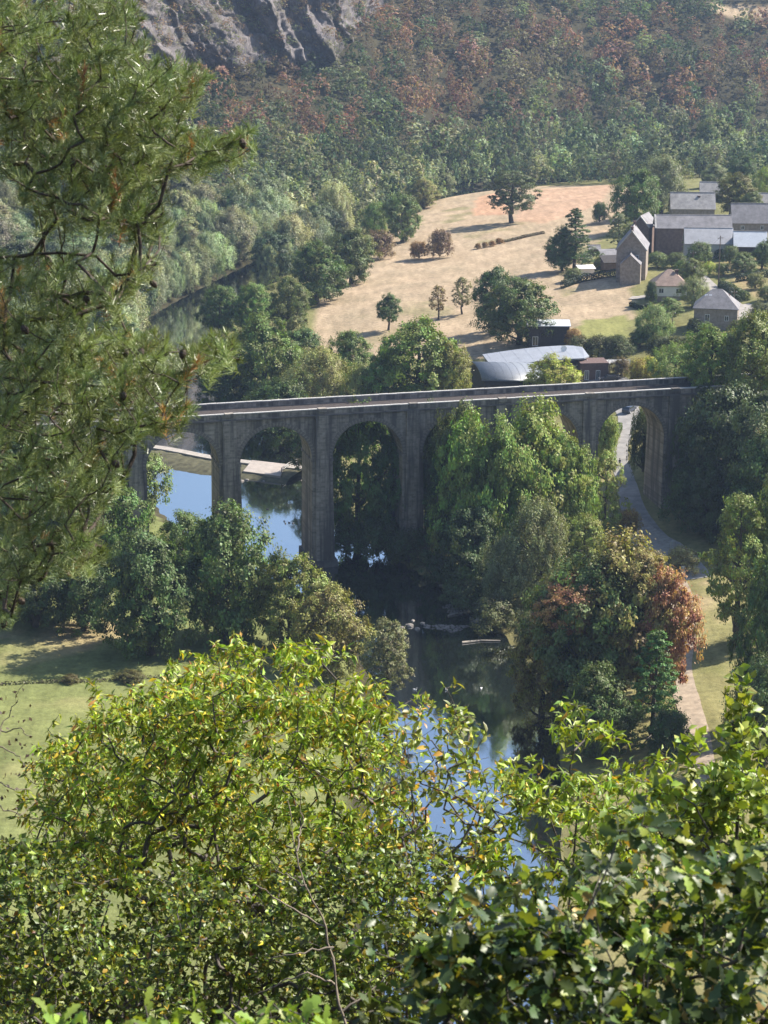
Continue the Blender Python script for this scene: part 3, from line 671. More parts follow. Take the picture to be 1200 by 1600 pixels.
# --- the russet group on the right bank
T('round', 912, 1130, 905, 190, (0.05, 0.075, 0.026), 'dark green lower tree of the russet group on the bank', 0.04, base=hit(912, 1112))
T('round', 960, 1100, 856, 196, (0.105, 0.10, 0.04), 'olive tree with reddening top on the right bank'.replace('right', 'path side'), 0.06)
T('round', 1030, 1108, 900, 118, (0.135, 0.09, 0.05), 'orange brown autumn tree beside the bare path', 0.12)
T('round', 882, 1128, 908, 112, (0.145, 0.09, 0.056), 'salmon red autumn tree over the river', 0.62)
T('round', 1000, 1100, 866, 100, (0.115, 0.10, 0.05), 'rust tinted tree crown by the clearing', 0.6)
T('round', 845, 1130, 985, 120, (0.09, 0.085, 0.03), 'ochre tinted dark tree hanging over the water', 0.03)
T('conifer', 1020, 1150, 985, 116, (0.045, 0.085, 0.032), 'young green conifer in front of the russet group', 0.02)
T('bush', 1046, 1186, 1112, 70, (0.024, 0.04, 0.018), 'dark bush at the foot of the young conifer')
T('round', 930, 1180, 1050, 130, (0.04, 0.06, 0.022), 'dark low tree at the water below the russet group', 0.03)
# --- right edge
T('tall', 1148, 1010, 778, 120, (0.075, 0.10, 0.036), 'tall olive green tree beside the sandy clearing', 0.12)
T('round', 1194, 1140, 880, 120, (0.048, 0.072, 0.03), 'dark green tree beside the grassy path', 0.05)
T('round', 1205, 1000, 760, 90, (0.06, 0.085, 0.032), 'green tree behind the tall olive one by the clearing', 0.05)
T('round', 1190, 1200, 1040, 120, (0.045, 0.07, 0.03), 'bushy dark tree at the near end of the path', 0.03)
# --- left bank, meadow edge
T('round', 235, 1022, 838, 164, (0.034, 0.055, 0.026), 'big dark tree casting its shadow on the meadow', 0.02)
T('round', 356, 1000, 796, 168, (0.046, 0.072, 0.028), 'big dark green tree at the meadow edge by the water', 0.03)
T('round', 292, 915, 802, 96, (0.06, 0.09, 0.035), 'green tree between the meadow and the far arch', 0.03)
T('round', 455, 1015, 876, 128, (0.075, 0.09, 0.03), 'olive tree on the near river bank', 0.03)
T('round', 512, 1050, 922, 138, (0.078, 0.095, 0.032), 'olive green leafy tree leaning over the river', 0.03)
T('bush', 350, 1000, 920, 78, (0.085, 0.11, 0.035), 'light green bush before the big dark trees')
T('tall', 606, 1120, 974, 84, (0.075, 0.09, 0.05), 'thin airy willow at the water edge', 0.25)
T('round', 200, 840, 690, 122, (0.065, 0.10, 0.04), 'light green tree under the left end of the viaduct'.replace('left end of the viaduct', 'pine boughs by the far arch'), 0.03)
T('round', 165, 905, 745, 120, (0.05, 0.08, 0.03), 'green tree behind the lower pine boughs', 0.03)
T('round', 130, 985, 865, 110, (0.032, 0.052, 0.022), 'dark tree at the top of the meadow', 0.02)
T('round', 55, 975, 840, 130, (0.034, 0.055, 0.024), 'dark tree at the meadow corner under the pine', 0.02)
T('round', 100, 850, 690, 150, (0.05, 0.078, 0.03), 'green tree behind the pine on the left bank'.replace('left', 'meadow'), 0.03)
T('round', 20, 830, 680, 140, (0.045, 0.07, 0.03), 'shaded tree hidden by the pine at the viaduct end', 0.03)
T('bush', 205, 1064, 1048, 46, (0.04, 0.045, 0.02), 'small dark bramble on the meadow ditch')
T('bush', 110, 1066, 1054, 30, (0.05, 0.05, 0.022), 'low tuft on the meadow ditch')
T('bush', 1065, 893, 856, 56, (0.13, 0.13, 0.075), 'pale grassy mound beside the lane')

# --- the woods on the far slopes: one tree each for the nearest, the rest as one mass
rng = np.random.RandomState(5); cand = []
sp = 9.0
for gx in np.arange(-330, 420, sp):
    for gy in np.arange(440, 1420, sp): cand.append((gx + rng.uniform(-3.6, 3.6), gy + rng.uniform(-3.6, 3.6)))
for L_, sg in ((EL, 1), (ER, -1)):                # a closer row along the far river banks
    for a_, b_ in zip(L_[:-1], L_[1:]):
        for q_ in np.arange(0, np.hypot(*(b_ - a_)), 5.5):
            c_ = a_ + (b_ - a_) / np.hypot(*(b_ - a_)) * q_; nn_ = np.array([-(b_ - a_)[1], (b_ - a_)[0]]); nn_ = nn_ / np.hypot(*nn_) * sg * rng.uniform(1.0, 3.5)
            if c_[1] > 470: cand.append((c_[0] + nn_[0], c_[1] + nn_[1]))
cand = np.array(cand)
dl_, dr_ = dist_line(cand[:, 0], cand[:, 1], EL), dist_line(cand[:, 0], cand[:, 1], ER); ins = inside(cand[:, 0], cand[:, 1], RIV)
z = ground(cand[:, 0], cand[:, 1]); pj = proj(np.c_[cand, z])
fieldP = hits(FIELD)
ok = ~ins & (np.minimum(dl_, dr_) > 0.4) & (pj[:, 0] > -40) & (pj[:, 0] < 1240) & (pj[:, 1] > -30) & (pj[:, 1] < 700)
leftb = dl_ < dr_
ok &= (leftb & (cand[:, 1] > 428)) | (~leftb & ((dr_ < 9) | (cand[:, 1] > 850)) & (cand[:, 1] > 640))
top_field = hits([(1105, 2), (1260, 4), (1260, 26), (1115, 24)]); ok &= ~inside(cand[:, 0], cand[:, 1], top_field)
ok &= ~(inside(cand[:, 0], cand[:, 1], fieldP))
ok &= np.array([min((c[0] - s[0]) ** 2 + (c[1] - s[1]) ** 2 - (s[2] * 0.8) ** 2 for s in TREE_SPOTS) > 0 for c in cand])
# bare rock: few trees where the cliff stands
cx, cz = CL[0][0][:, 0], CL[0][0][:, 2]
on_rock = leftb & (cand[:, 0] > -132) & (cand[:, 0] < -26) & (z > 45)
ok &= ~on_rock
cand, z, pj, leftb, dn = cand[ok], z[ok], pj[ok], leftb[ok], np.minimum(dl_, dr_)[ok]
order = np.argsort(pj[:, 2]); cand, z, pj, leftb, dn = cand[order], z[order], pj[order], leftb[order], dn[order]
patch = fbm(cand[:, 0] / 45, cand[:, 1] / 45, 3); p2 = fbm(cand[:, 0] / 28 + 9, cand[:, 1] / 28, 3)
NEAR_N = 290; masses = {'V': [], 'F': [], 't': [], 'c': []}; nv = 0
names = {'green': ('broadleaf_tree', 'green broadleaf tree in the riverside wood below the rock face', 'green trees of the far wood'),
         'russet': ('russet_tree', 'russet drought browned tree among the far hillside wood', 'russet trees of the far hillside'),
         'willow': ('willow_tree', 'pale grey green willow tree along the far river', 'pale trees along the far river'),
         'dark': ('dark_tree', 'dark green tree in the wood at the foot of the far hill', 'dark trees of the far wood')}
tone = dict(green='mid green', russet='russet brown', willow='pale grey green', dark='dark green')
for i, (c, zz) in enumerate(zip(cand, z)):
    hi_ = sstep(12, 26, zz - 0.02 * max(0, 900 - c[1])) if leftb[i] else 0
    green_band = sstep(0.62, 0.7, patch[i])
    topg = sstep(52, 62, zz) * sstep(60, 140, c[0])
    pr = 0.8 * hi_ * (1 - green_band) * (1 - 0.85 * topg) * sstep(650, 900, c[1])
    r = rng.rand()
    if r < pr: fam, colr, kd = 'russet', np.array([(0.20, 0.112, 0.08), (0.17, 0.10, 0.075), (0.15, 0.108, 0.075), (0.12, 0.10, 0.065)][int(np.clip((p2[i] - 0.28) * 7 + rng.rand() * 1.3, 0, 3))]), 'round' if rng.rand() < 0.7 else 'tall'
    elif dn[i] < 20 and rng.rand() < 0.45: fam, colr, kd = 'willow', np.array((0.16, 0.18, 0.105) if rng.rand() < 0.5 else (0.19, 0.20, 0.11)), 'willow'
    elif rng.rand() < 0.35: fam, colr, kd = 'dark', np.array((0.06, 0.08, 0.04)), 'round'
    else: fam, colr, kd = 'green', np.array([(0.10, 0.118, 0.06), (0.135, 0.14, 0.072), (0.095, 0.112, 0.062), (0.14, 0.145, 0.09)][int(np.clip((p2[i] - 0.28) * 7 + rng.rand() * 1.3, 0, 3))]), ['round', 'round', 'tall', 'willow'][rng.randint(4)]
    Wd = (6.0 + 11.5 * rng.rand() ** 1.6) * (0.8 if fam == 'russet' else 1.0); Hh = (0.5 * Wd + 6) * rng.uniform(0.85, 1.3) * (1.25 if dn[i] < 20 else 1.0)
    if zz > 40 and leftb[i]: Hh *= 0.8
    v = rng.randint(NV[kd]); me, asp, V, ti4 = FAR[kd, v]
    sx, sz = Wd / 2, Hh * 0.92 / asp; ang = rng.rand() * 6.28; colr = colr * rng.uniform(0.65, 1.35) * 1.65 * rng.uniform(0.92, 1.08, 3)
    if i < NEAR_N:
        nm, lb, gp = names[fam]
        me, asp = CROWN[kd, v]; sz = Hh * 0.92 / asp
        o = link(nm, me); o.location = (c[0], c[1], zz + Hh * 0.08); o.scale = (sx, sx, sz); o.rotation_euler = (0, 0, ang); o.color = (*colr, 1)
        place = 'at the edge of the far river' if dn[i] < 16 else 'in the wood behind the dry field' if c[1] > 840 and c[0] > -10 else 'under the rock face' if zz > 26 else 'on the wooded slope above the river bend'
        tag(o, ('small ' if Wd < 9.5 else 'broad ' if Wd > 12.5 else 'middling ') + tone[fam] + dict(round=' round crowned', tall=' slender', willow=' feathery')[kd] + ' tree ' + place, 'tree', gp)
    else:
        k = rng.permutation(len(V) // 4)[:500]; q = V.reshape(-1, 4, 3)[k][:, [0, 1, 3]]; ctr = q.mean(1, keepdims=True); q = (ctr + (q - ctr) * 1.85).reshape(-1, 3)
        ca, sa = math.cos(ang), math.sin(ang); q = np.c_[(q[:, 0] * ca - q[:, 1] * sa) * sx + c[0], (q[:, 0] * sa + q[:, 1] * ca) * sx + c[1], q[:, 2] * sz + zz + Hh * 0.05]
        masses['V'].append(q); masses['t'].append(ti4.reshape(-1, 4)[k][:, :3].ravel()); masses['c'].append(np.tile(colr, (len(q), 1)))
# scrub on the ledges of the rock
cv, ce, cr = CL[0]
k = np.where((cr < 0.95) & (rng.rand(len(cv)) < 0.03))[0]
for j in k:
    me, asp, V, ti4 = FAR['round', rng.randint(4)]; kk = rng.permutation(len(V) // 4)[:90]; q = V.reshape(-1, 4, 3)[kk][:, [0, 1, 3]]; ctr = q.mean(1, keepdims=True); q = (ctr + (q - ctr) * 2.6).reshape(-1, 3); s = rng.uniform(1.2, 3.6)
    masses['V'].append(q * np.array([s, s, s * 0.7]) + cv[j] + np.array([0.3, -0.9, -0.3])); masses['t'].append(ti4.reshape(-1, 4)[kk][:, :3].ravel())
    colr = np.array([(0.24, 0.16, 0.10), (0.20, 0.19, 0.09), (0.28, 0.17, 0.11), (0.14, 0.16, 0.075)][rng.randint(4)]); masses['c'].append(np.tile(colr, (len(q), 1)))
MV = np.concatenate(masses['V']); o = link('distant_wood', np_mesh('distant_wood', MV, np.arange(len(MV)).reshape(-1, 3), tint=np.concatenate(masses['t']), col=np.concatenate(masses['c'])), None, MAT['leaf_mass'])
tag(o, 'distant green and russet woodland covering the upper hillside', 'woodland', None, 'stuff')
print('TREES', len(cand), 'mass quads', len(MV) // 4)

# ------------------------------------------------------------------ air
m = bpy.data.materials.new('air'); m.use_nodes = True; t = m.node_tree; t.nodes.remove(t.nodes['Principled BSDF'])
pv = N(t, 'ShaderNodeVolumePrincipled'); pv.inputs['Color'].default_value = (0.50, 0.68, 1.0, 1); pv.inputs['Density'].default_value = 0.0001; pv.inputs['Anisotropy'].default_value = 0.2
t.links.new(pv.outputs[0], t.nodes['Material Output'].inputs['Volume'])
mb = MB(); mb.box((-3400, -700, -12), (3500, 5400, 330)); hz = mb.build('haze', m); tag(hz, 'thin blue summer haze filling the valley', 'haze', None, 'stuff')
# ------------------------------------------------------------------ village buildings
def roofmat(name, c, row=0.35, wid=0.3, metal=0.0, rough=0.75, var=0.35):
    m, t, b = newmat(name)
    n = noisetex(t, 0.5, 6, 0.7); n2 = noisetex(t, 6.0, 3, 0.6)
    col = ramp(t, n, [(0.3, tuple(k * (1 - var) for k in c)), (0.7, tuple(min(1, k * (1 + var)) for k in c))])
    col = mixc(t, 1.0, col, ramp(t, n2, [(0.35, (0.8, 0.8, 0.8)), (0.65, (1.15, 1.15, 1.15))]), 'MULTIPLY')
    t.links.new(col, b.inputs['Base Color']); b.inputs['Roughness'].default_value = rough; b.inputs['Metallic'].default_value = metal; bump(t, b, n2, 0.3, 0.03)
    return m
roofmat('slate', (0.20, 0.19, 0.20)); roofmat('slate_pale', (0.33, 0.31, 0.30)); roofmat('tile_brown', (0.27, 0.19, 0.15)); roofmat('sheet_pale', (0.36, 0.36, 0.38), var=0.15)
roofmat('sheet_bright', (0.50, 0.53, 0.58), var=0.1, rough=0.5); roofmat('zinc', (0.17, 0.185, 0.215), var=0.08, rough=0.5); roofmat('zinc_light', (0.27, 0.285, 0.32), var=0.1, rough=0.5)
plain('wall_stone', (0.30, 0.25, 0.21), 0.9, 0.3, 1.4, bmp=0.4); plain('wall_white', (0.74, 0.72, 0.68), 0.85, 0.08, 0.6); plain('wall_brown', (0.17, 0.12, 0.10), 0.9, 0.3, 1.2)
plain('wall_cream', (0.50, 0.47, 0.43), 0.9, 0.12, 0.8); plain('wall_dark', (0.05, 0.042, 0.04), 0.8, 0.3, 2.0); plain('wall_brick', (0.13, 0.085, 0.075), 0.9, 0.3, 2.5)
plain('frame', (0.5, 0.5, 0.5), 0.6, 0.05); plain('frame_white', (0.8, 0.8, 0.8), 0.6, 0.05); plain('timber', (0.16, 0.12, 0.09), 0.9, 0.3, 4); plain('metal_dark', (0.05, 0.05, 0.055), 0.5, 0.2)
m, t, b = newmat('pane'); b.inputs['Base Color'].default_value = (0.03, 0.04, 0.05, 1); b.inputs['Roughness'].default_value = 0.08; b.inputs['Specular IOR Level'].default_value = 0.8

def window(parent, x0, x1, z0, z1, y, ny=-1, ax='x', fm='frame_white', name='window'):
    """an opening on a wall: frame ring proud of the wall with a recessed pane; ax x: wall in the xz plane at y; ax y: wall in the yz plane at x = y"""
    def mp(a, d, z): return (a, y + d * ny, z) if ax == 'x' else (y + d * ny, a, z)
    def bx3(mb, a0, a1, d0, d1, c0, c1):
        p, q = mp(a0, d0, c0), mp(a1, d1, c1); mb.box(tuple(min(i, j) for i, j in zip(p, q)), tuple(max(i, j) for i, j in zip(p, q)))
    f = MB(); w = 0.09
    bx3(f, x0, x1, -0.02, 0.05, z0, z0 + w); bx3(f, x0, x1, -0.02, 0.05, z1 - w, z1); bx3(f, x0, x0 + w, -0.02, 0.048, z0 + w, z1 - w); bx3(f, x1 - w, x1, -0.02, 0.048, z0 + w, z1 - w)
    xm = (x0 + x1) / 2; bx3(f, xm - 0.035, xm + 0.035, -0.02, 0.046, z0 + w, z1 - w)
    o = f.build(name, MAT[fm], parent)
    p = MB(); bx3(p, x0 + w * 0.6, x1 - w * 0.6, -0.03, 0.02, z0 + w * 0.6, z1 - w * 0.6); p.build('pane', MAT['pane'], o)
    return o
def building(name, label, px, py, L, W, H, rise, rz, wall, roof, kind='gable', wins=(), chims=(), base_m=None, verge=None, skyl=(), dz=0.0, ridge=0.35, over=0.35, cat='house', floor=None):
    """x along the ridge, y depth; wins: (side, a0, a1, z0, z1) with side f/b (long sides) or l/r (ends)"""
    P = hit(px, py)
    g0 = min(float(ground(P[0] + a, P[1] + c)) for a in (-L / 2, 0, L / 2) for c in (0, W / 2, W)) - 0.4
    root = empty(name, (P[0], P[1], P[2] + dz), rz, label, cat)
    zb = g0 - P[2] - dz; l, wd = L / 2, W / 2                       # front face stands at y = 0
    mb = MB(); q = [(-l, 0), (l, 0), (l, W), (-l, W)]
    V = [(a, c, zb) for a, c in q] + [(a, c, H) for a, c in q]; F = [(0, 1, 5, 4), (1, 2, 6, 5), (2, 3, 7, 6), (3, 0, 4, 7)]
    if kind == 'gable': V += [(-l, wd, H + rise), (l, wd, H + rise)]; F = [(0, 1, 5, 4), (2, 3, 7, 6), (1, 2, 6, 9, 5), (3, 0, 4, 8, 7)]
    elif kind == 'shed': V[6] = (l, W, H + rise); V[7] = (-l, W, H + rise)
    mb.add(V, F); wl = mb.build('wall', MAT[wall], root)
    if base_m:
        mb = MB(); mb.box((-l - 0.04, -0.04, zb), (l + 0.04, W + 0.04, floor or 0.8)); mb.build('basement', MAT[base_m], root)
    rb = MB(); o = over; t_ = 0.16; dn = rise / wd * o if kind != 'shed' else rise / W * o
    if kind == 'gable':
        rb.slab([(-l - o, -o, H - dn + t_), (l + o, -o, H - dn + t_), (l + o, wd, H + rise + t_), (-l - o, wd, H + rise + t_)], t_)
        rb.slab([(l + o, W + o, H - dn + t_), (-l - o, W + o, H - dn + t_), (-l - o, wd, H + rise + t_), (l + o, wd, H + rise + t_)], t_)
    elif kind == 'hip':
        rr = l * ridge; A = [(-l - o, -o, H), (l + o, -o, H), (l + o, W + o, H), (-l - o, W + o, H)]; Rg = [(-rr, wd, H + rise), (rr, wd, H + rise)]
        rb.add([(a, b2, c - 0.15) for a, b2, c in A] + A + Rg, [(3, 2, 1, 0), (0, 1, 5, 4), (1, 2, 6, 5), (2, 3, 7, 6), (3, 0, 4, 7), (4, 5, 9, 8), (6, 7, 8, 9), (5, 6, 9), (7, 4, 8)])
    elif kind == 'shed':
        rb.slab([(-l - o, -o, H - dn + t_), (l + o, -o, H - dn + t_), (l + o, W + o, H + rise + dn + t_), (-l - o, W + o, H + rise + dn + t_)], t_)
    rf = rb.build('roof', MAT[roof], root)
    if kind == 'gable':
        mb = MB(); mb.box((-l - o + 0.01, wd - 0.14, H + rise + t_ - 0.02), (l + o - 0.01, wd + 0.14, H + rise + t_ + 0.07)); mb.build('ridge_tile', MAT['slate_pale'], rf)
    if verge:
        for s in (-1, 1):
            if verge in ('l', 'r') and s != (-1 if verge == 'l' else 1): continue
            for y0, y1 in ((-o, wd), (W + o, wd)):
                mb = MB(); xa = s * (l + o - 0.05); a, c = min(xa - 0.25, xa + 0.25), max(xa - 0.25, xa + 0.25)
                qd = [(a, y0, H - dn + t_ + 0.14), (c, y0, H - dn + t_ + 0.14), (c, y1, H + rise + t_ + 0.14), (a, y1, H + rise + t_ + 0.14)]
                mb.slab(qd if y0 < y1 else qd[::-1], 0.3); mb.build('verge_coping', MAT['coping'], rf)
    for cx_, cy_, ch in chims:
        mb = MB(); mb.box((cx_ - 0.45, cy_ - 0.35, H), (cx_ + 0.45, cy_ + 0.35, H + rise + ch)); mb.box((cx_ - 0.52, cy_ - 0.42, H + rise + ch), (cx_ + 0.52, cy_ + 0.42, H + rise + ch + 0.15))
        mb.build('chimney', MAT['wall_brick'], rf)
    for a, f0 in skyl:                                            # roof lights on the front slope
        q = []
        for aa, ff in ((a - 0.35, f0), (a + 0.35, f0), (a + 0.35, f0 + 0.3), (a - 0.35, f0 + 0.3)): q.append((aa, wd * ff, H + rise * ff + 0.12 + t_ * (kind == 'gable')))
        mb = MB(); mb.slab(q, 0.08); mb.build('skylight', MAT['sheet_bright'], rf)
    for sd, a0, a1, z0, z1 in wins:
        nm = 'door' if z0 < 0.15 else 'window'
        if sd == 'f': window(wl, a0, a1, z0, z1, 0.0, -1, name=nm)
        elif sd == 'b': window(wl, a0, a1, z0, z1, W, 1, name=nm)
        elif sd == 'l': window(wl, a0, a1, z0, z1, -l, -1, 'y', name=nm)
        else: window(wl, a0, a1, z0, z1, l, 1, 'y', name=nm)
    return root
building('hipped_house', 'grey stone house with hipped slate roof and three skylights', 1117, 516, 10.6, 8.5, 5.4, 4.2, R(-12), 'wall_stone', 'slate', 'hip', ridge=0.22,
         wins=(('f', -2.6, -1.4, 2.2, 3.9), ('f', 2.2, 3.2, 2.4, 3.7), ('l', 2.4, 3.5, 2.0, 3.6), ('l', 5.2, 6.3, 0.05, 2.2)), skyl=((-2.6, 0.38), (-1.6, 0.38), (-2.1, 0.2)), chims=((2.6, 5.2, -1.6),))
building('white_bungalow', 'white walled bungalow with brown tiled roof over a dark basement', 1046, 470, 9.0, 8.0, 4.0, 3.8, R(-4), 'wall_white', 'tile_brown', 'hip', ridge=0.12,
         wins=(('f', -2.9, -1.6, 2.0, 3.3), ('f', 1.6, 3.0, 2.0, 3.3)), base_m='wall_stone', floor=1.2, chims=((1.8, 3.4, -0.2),))
building('gable_house', 'tall stone house with pale coped gable and long slate roof', 1010, 432, 13, 8.2, 8.6, 5.0, R(80), 'wall_stone', 'slate', 'gable', verge='l', chims=((-5.6, 4.1, 1.0), (5.6, 4.1, 1.0)),
         wins=(('l', 2.0, 3.0, 5.6, 7.0), ('b', -3, -2, 5.5, 7.0), ('b', 1, 2, 5.5, 7.0)))
building('gable_annexe', 'small stone annexe with steep gable before the coped house', 1001, 440, 7, 5.6, 5.2, 2.6, R(80), 'wall_stone', 'slate', 'gable', over=0.15)
building('long_barn', 'long brown walled barn with worn grey slate roof', 1083, 395, 22, 8, 7.4, 3.2, R(-2), 'wall_brown', 'slate', 'gable', verge='l', cat='barn', wins=(('f', -2, 0.5, 0.05, 3.6), ('f', 4, 5, 3.2, 4.2)))
building('barn_wing', 'narrow barn wing with white edged gable', 1019, 394, 9, 5.4, 8.2, 3.0, R(68), 'wall_brown', 'slate', 'gable', verge='l', cat='barn')
building('slate_barn', 'slate roofed barn with a white roof patch behind the long barn', 1082, 352, 14, 8, 5.5, 4.6, R(-3), 'wall_stone', 'slate_pale', 'gable', cat='barn', chims=((2.0, 3.0, -1.0),))
building('white_barn', 'pale walled barn with light sheet roof before the long barn', 1107, 405, 13.5, 8, 4.6, 3.8, R(-4), 'wall_cream', 'sheet_pale', 'gable', cat='barn', wins=(('f', 2.2, 3.0, 1.2, 2.4), ('f', -3.6, -2.0, 0.05, 2.2)))
building('metal_shed', 'open shed with bright bluish metal roof', 1172, 402, 9, 7.5, 3.2, 3.6, R(-5), 'wall_dark', 'sheet_bright', 'gable', cat='shed')
building('metal_lean_to', 'small grey lean-to with sheet roof beside the bright shed', 1148, 400, 4.5, 6, 3.0, 3.0, R(-5), 'wall_stone', 'sheet_pale', 'shed', cat='shed')
building('slate_barn', 'large slate roofed barn at the village edge behind the bright shed', 1188, 364, 17, 9, 3.2, 5.2, R(-1), 'wall_stone', 'slate', 'gable', cat='barn', wins=(('f', -6, -5, 1.0, 2.2), ('f', 0, 1.0, 1.0, 2.2)))
building('slate_cottage', 'far slate roofed cottage between village trees', 1112, 312, 8, 6, 2.6, 3.2, R(-6), 'wall_stone', 'slate_pale', 'gable', cat='house', wins=(('f', -2, -1, 0.9, 2.0),))
building('slate_cottage', 'small grey roof showing above the large slate barn', 1188, 332, 9, 6, 2.8, 3.2, R(-3), 'wall_stone', 'slate_pale', 'gable', cat='house')
building('lean_to_shed', 'low dark lean-to shed beside the coped stone house', 962, 416, 8, 4, 2.8, 1.4, R(8), 'wall_dark', 'slate', 'shed', cat='shed')
building('lean_to_shed', 'dark outbuilding with a white edged roof above the hedge', 968, 422, 9, 4.5, 2.2, 1.2, R(10), 'wall_brown', 'wall_dark', 'shed', cat='shed')
building('garden_canopy', 'white garden canopy beside the hedge', 917, 431, 4.4, 3, 2.0, 0.5, R(8), 'wall_white', 'wall_white', 'shed', cat='canopy')
building('garden_hut', 'small dark hut on the field edge by the evergreen', 929, 400, 3.2, 2.6, 2.2, 0.9, R(5), 'timber', 'slate', 'gable', cat='hut')
building('flat_roofed_shed', 'dark timber box shed with pale flat roof', 857, 541, 10.2, 6, 5.0, 0.35, R(-2), 'wall_dark', 'sheet_bright', 'shed', cat='shed', over=0.3, wins=(('f', -4, -2.6, 0.05, 2.4),))

# the low modern building behind the viaduct
P = hit(880, 596); rt = empty('boathouse', (P[0], P[1], P[2]), R(10), 'low modern building with long grey metal roof behind the viaduct', 'building')
n = 15; tt = np.linspace(0, 1, n); mb = MB(); xs = -17 + 23.5 * tt; zr = 4.1 + 1.4 * np.sin(tt * math.pi * 0.62)
V = []
for a, z in zip(xs, zr):
    dfr = 9.5 * (1 - max(0, (a - 3.5) / 3.4) ** 2 * 0.55) if a > 3.5 else 9.5
    V += [(a, 5 - dfr * 0.62, z), (a, 5 + dfr * 0.5, z + 0.9), (a, 5 - dfr * 0.62, z - 0.28), (a, 5 + dfr * 0.5, z + 0.62)]
F = []
for i in range(n - 1):
    a, c = 4 * i, 4 * i + 4; F += [(a, c, c + 1, a + 1), (a + 2, a + 3, c + 3, c + 2), (a, a + 2, c + 2, c), (a + 1, c + 1, c + 3, a + 3)]
F += [(0, 1, 3, 2), (4 * n - 4, 4 * n - 2, 4 * n - 1, 4 * n - 3)]
mb.add(V, F); rf = mb.build('roof', MAT['zinc_light'], rt)
for i, a in enumerate(np.arange(-16, 5, 3.0)):
    z = float(np.interp(a, xs, zr)); mb = MB(); mb.slab([(a - 0.04, -0.85, z + 0.025), (a + 0.04, -0.85, z + 0.025), (a + 0.04, 9.7, z + 0.925), (a - 0.04, 9.7, z + 0.925)], 0.05); mb.build('roof_seam', MAT['zinc_light'], rf)
mb = MB(); mb.box((-16.5, 0.4, -1.5), (4.6, 9.0, 4.0)); wl = mb.build('wall', MAT['wall_dark'], rt)
for a in np.arange(-6, 4.2, 1.5): window(wl, a, a + 1.25, 1.7, 3.7, 0.4, -1, fm='frame_white')
mb = MB(); mb.tube([(5.6, 0.2, -0.5), (5.6, 0.2, 4.9)], 0.09, 8); mb.build('column', MAT['frame_white'], rt)
mb = MB(); mb.tube([(1.2, 5.2, 5.6), (1.2, 5.2, 6.6)], 0.06, 6); mast = mb.build('dish_mast', MAT['frame_white'], rt)
mb = MB(); rr = [0.0, 0.3, 0.55, 0.75]; V = [(1.2, 5.0, 6.7)]
for r_, dy in zip(rr[1:], (0.03, 0.1, 0.22)): V += [(1.2 + r_ * math.cos(a), 5.0 - dy, 6.7 + r_ * math.sin(a)) for a in np.linspace(0, 2 * math.pi, 13)[:-1]]
F = [(0, 1 + i, 1 + (i + 1) % 12) for i in range(12)] + [(1 + 12 * k + i, 13 + 12 * k + i, 13 + 12 * k + (i + 1) % 12, 1 + 12 * k + (i + 1) % 12) for k in range(2) for i in range(12)]
mb.add(V, F); mb.build('dish', MAT['frame_white'], mast)
P = hit(826, 622); rt = empty('curved_roof_hall', (P[0], P[1] + 5, P[2] + 1.0), R(101), 'hall under a sweeping curved grey metal roof behind the viaduct', 'building')
mb = MB(); ns = 18; V = []; Lh = 12.5                           # a vault sloping down towards the river side
for k, yy in enumerate((-2.0, Lh)):
    for i in range(ns + 1):
        a = math.pi * (0.08 + 0.86 * i / ns); V.append((-7.6 * math.cos(a), yy, 2.6 + 3.0 * math.sin(a) + 0.9 * k))
F = [(i, i + 1, ns + 2 + i, ns + 1 + i) for i in range(ns)]; V2 = [(a, b2, c - 0.2) for a, b2, c in V]; nV = len(V)
F += [(nV + i + 1, nV + i, nV + ns + 1 + i, nV + ns + 2 + i) for i in range(ns)] + [(i + 1, i, nV + i, nV + i + 1) for i in range(ns)] + [(ns + 1 + i, ns + 2 + i, nV + ns + 2 + i, nV + ns + 1 + i) for i in range(ns)]
mb.add(V + V2, F); rf = mb.build('roof', MAT['zinc'], rt, smooth=True)
for j in range(1, 8):
    yy = -2 + (Lh + 2) * j / 8; pts = [(-7.6 * math.cos(math.pi * (0.08 + 0.86 * i / ns)), yy, 2.62 + 3.0 * math.sin(math.pi * (0.08 + 0.86 * i / ns)) + 0.9 * j / 8) for i in range(ns + 1)]
    mb = MB(); mb.tube(pts, 0.02, 4); mb.build('roof_seam', MAT['zinc'], rf)
mb = MB(); poly = [(-7.1, -1.2, -2.0), (7.1, -1.2, -2.0)] + [(7.1 * -math.cos(a) , -1.2, 2.5 + 2.8 * math.sin(a)) for a in np.linspace(math.pi * 0.95, math.pi * 0.05, 16)]
mb.prism(poly, (0, Lh + 0.4, 0)); mb.build('wall', MAT['wall_dark'], rt)
P = hit(928, 594); rt = empty('brick_wing', (P[0], P[1], P[2]), R(6), 'dark brick wing with white railed roof terrace', 'building')
mb = MB(); mb.box((-3.2, 0, -1.2), (3.4, 6, 4.0)); wl = mb.build('wall', MAT['wall_brick'], rt)
for a in (-2.2, 0.4): window(wl, a, a + 1.0, 0.1, 2.3, 0.0, -1, name='door')
mb = MB(); mb.box((3.4, 1.5, 3.3), (8.6, 5.5, 3.55)); mb.build('terrace_slab', MAT['coping'], rt)
for xx in (4.0, 8.2):
    for yy in (1.8, 5.2): mb = MB(); mb.box((xx - 0.12, yy - 0.12, -1.2), (xx + 0.12, yy + 0.12, 3.3)); mb.build('terrace_post', MAT['wall_dark'], rt)
mb = MB()
for z in (3.75, 4.05, 4.35): mb.box((3.5, 1.5, z), (8.6, 1.58, z + 0.08))
mb.build('rail', MAT['frame_white'], rt)
for a in np.arange(3.5, 8.7, 0.85): mb = MB(); mb.box((a, 1.42, 3.5), (a + 0.1, 1.5, 4.5)); mb.build('baluster', MAT['frame_white'], rt)

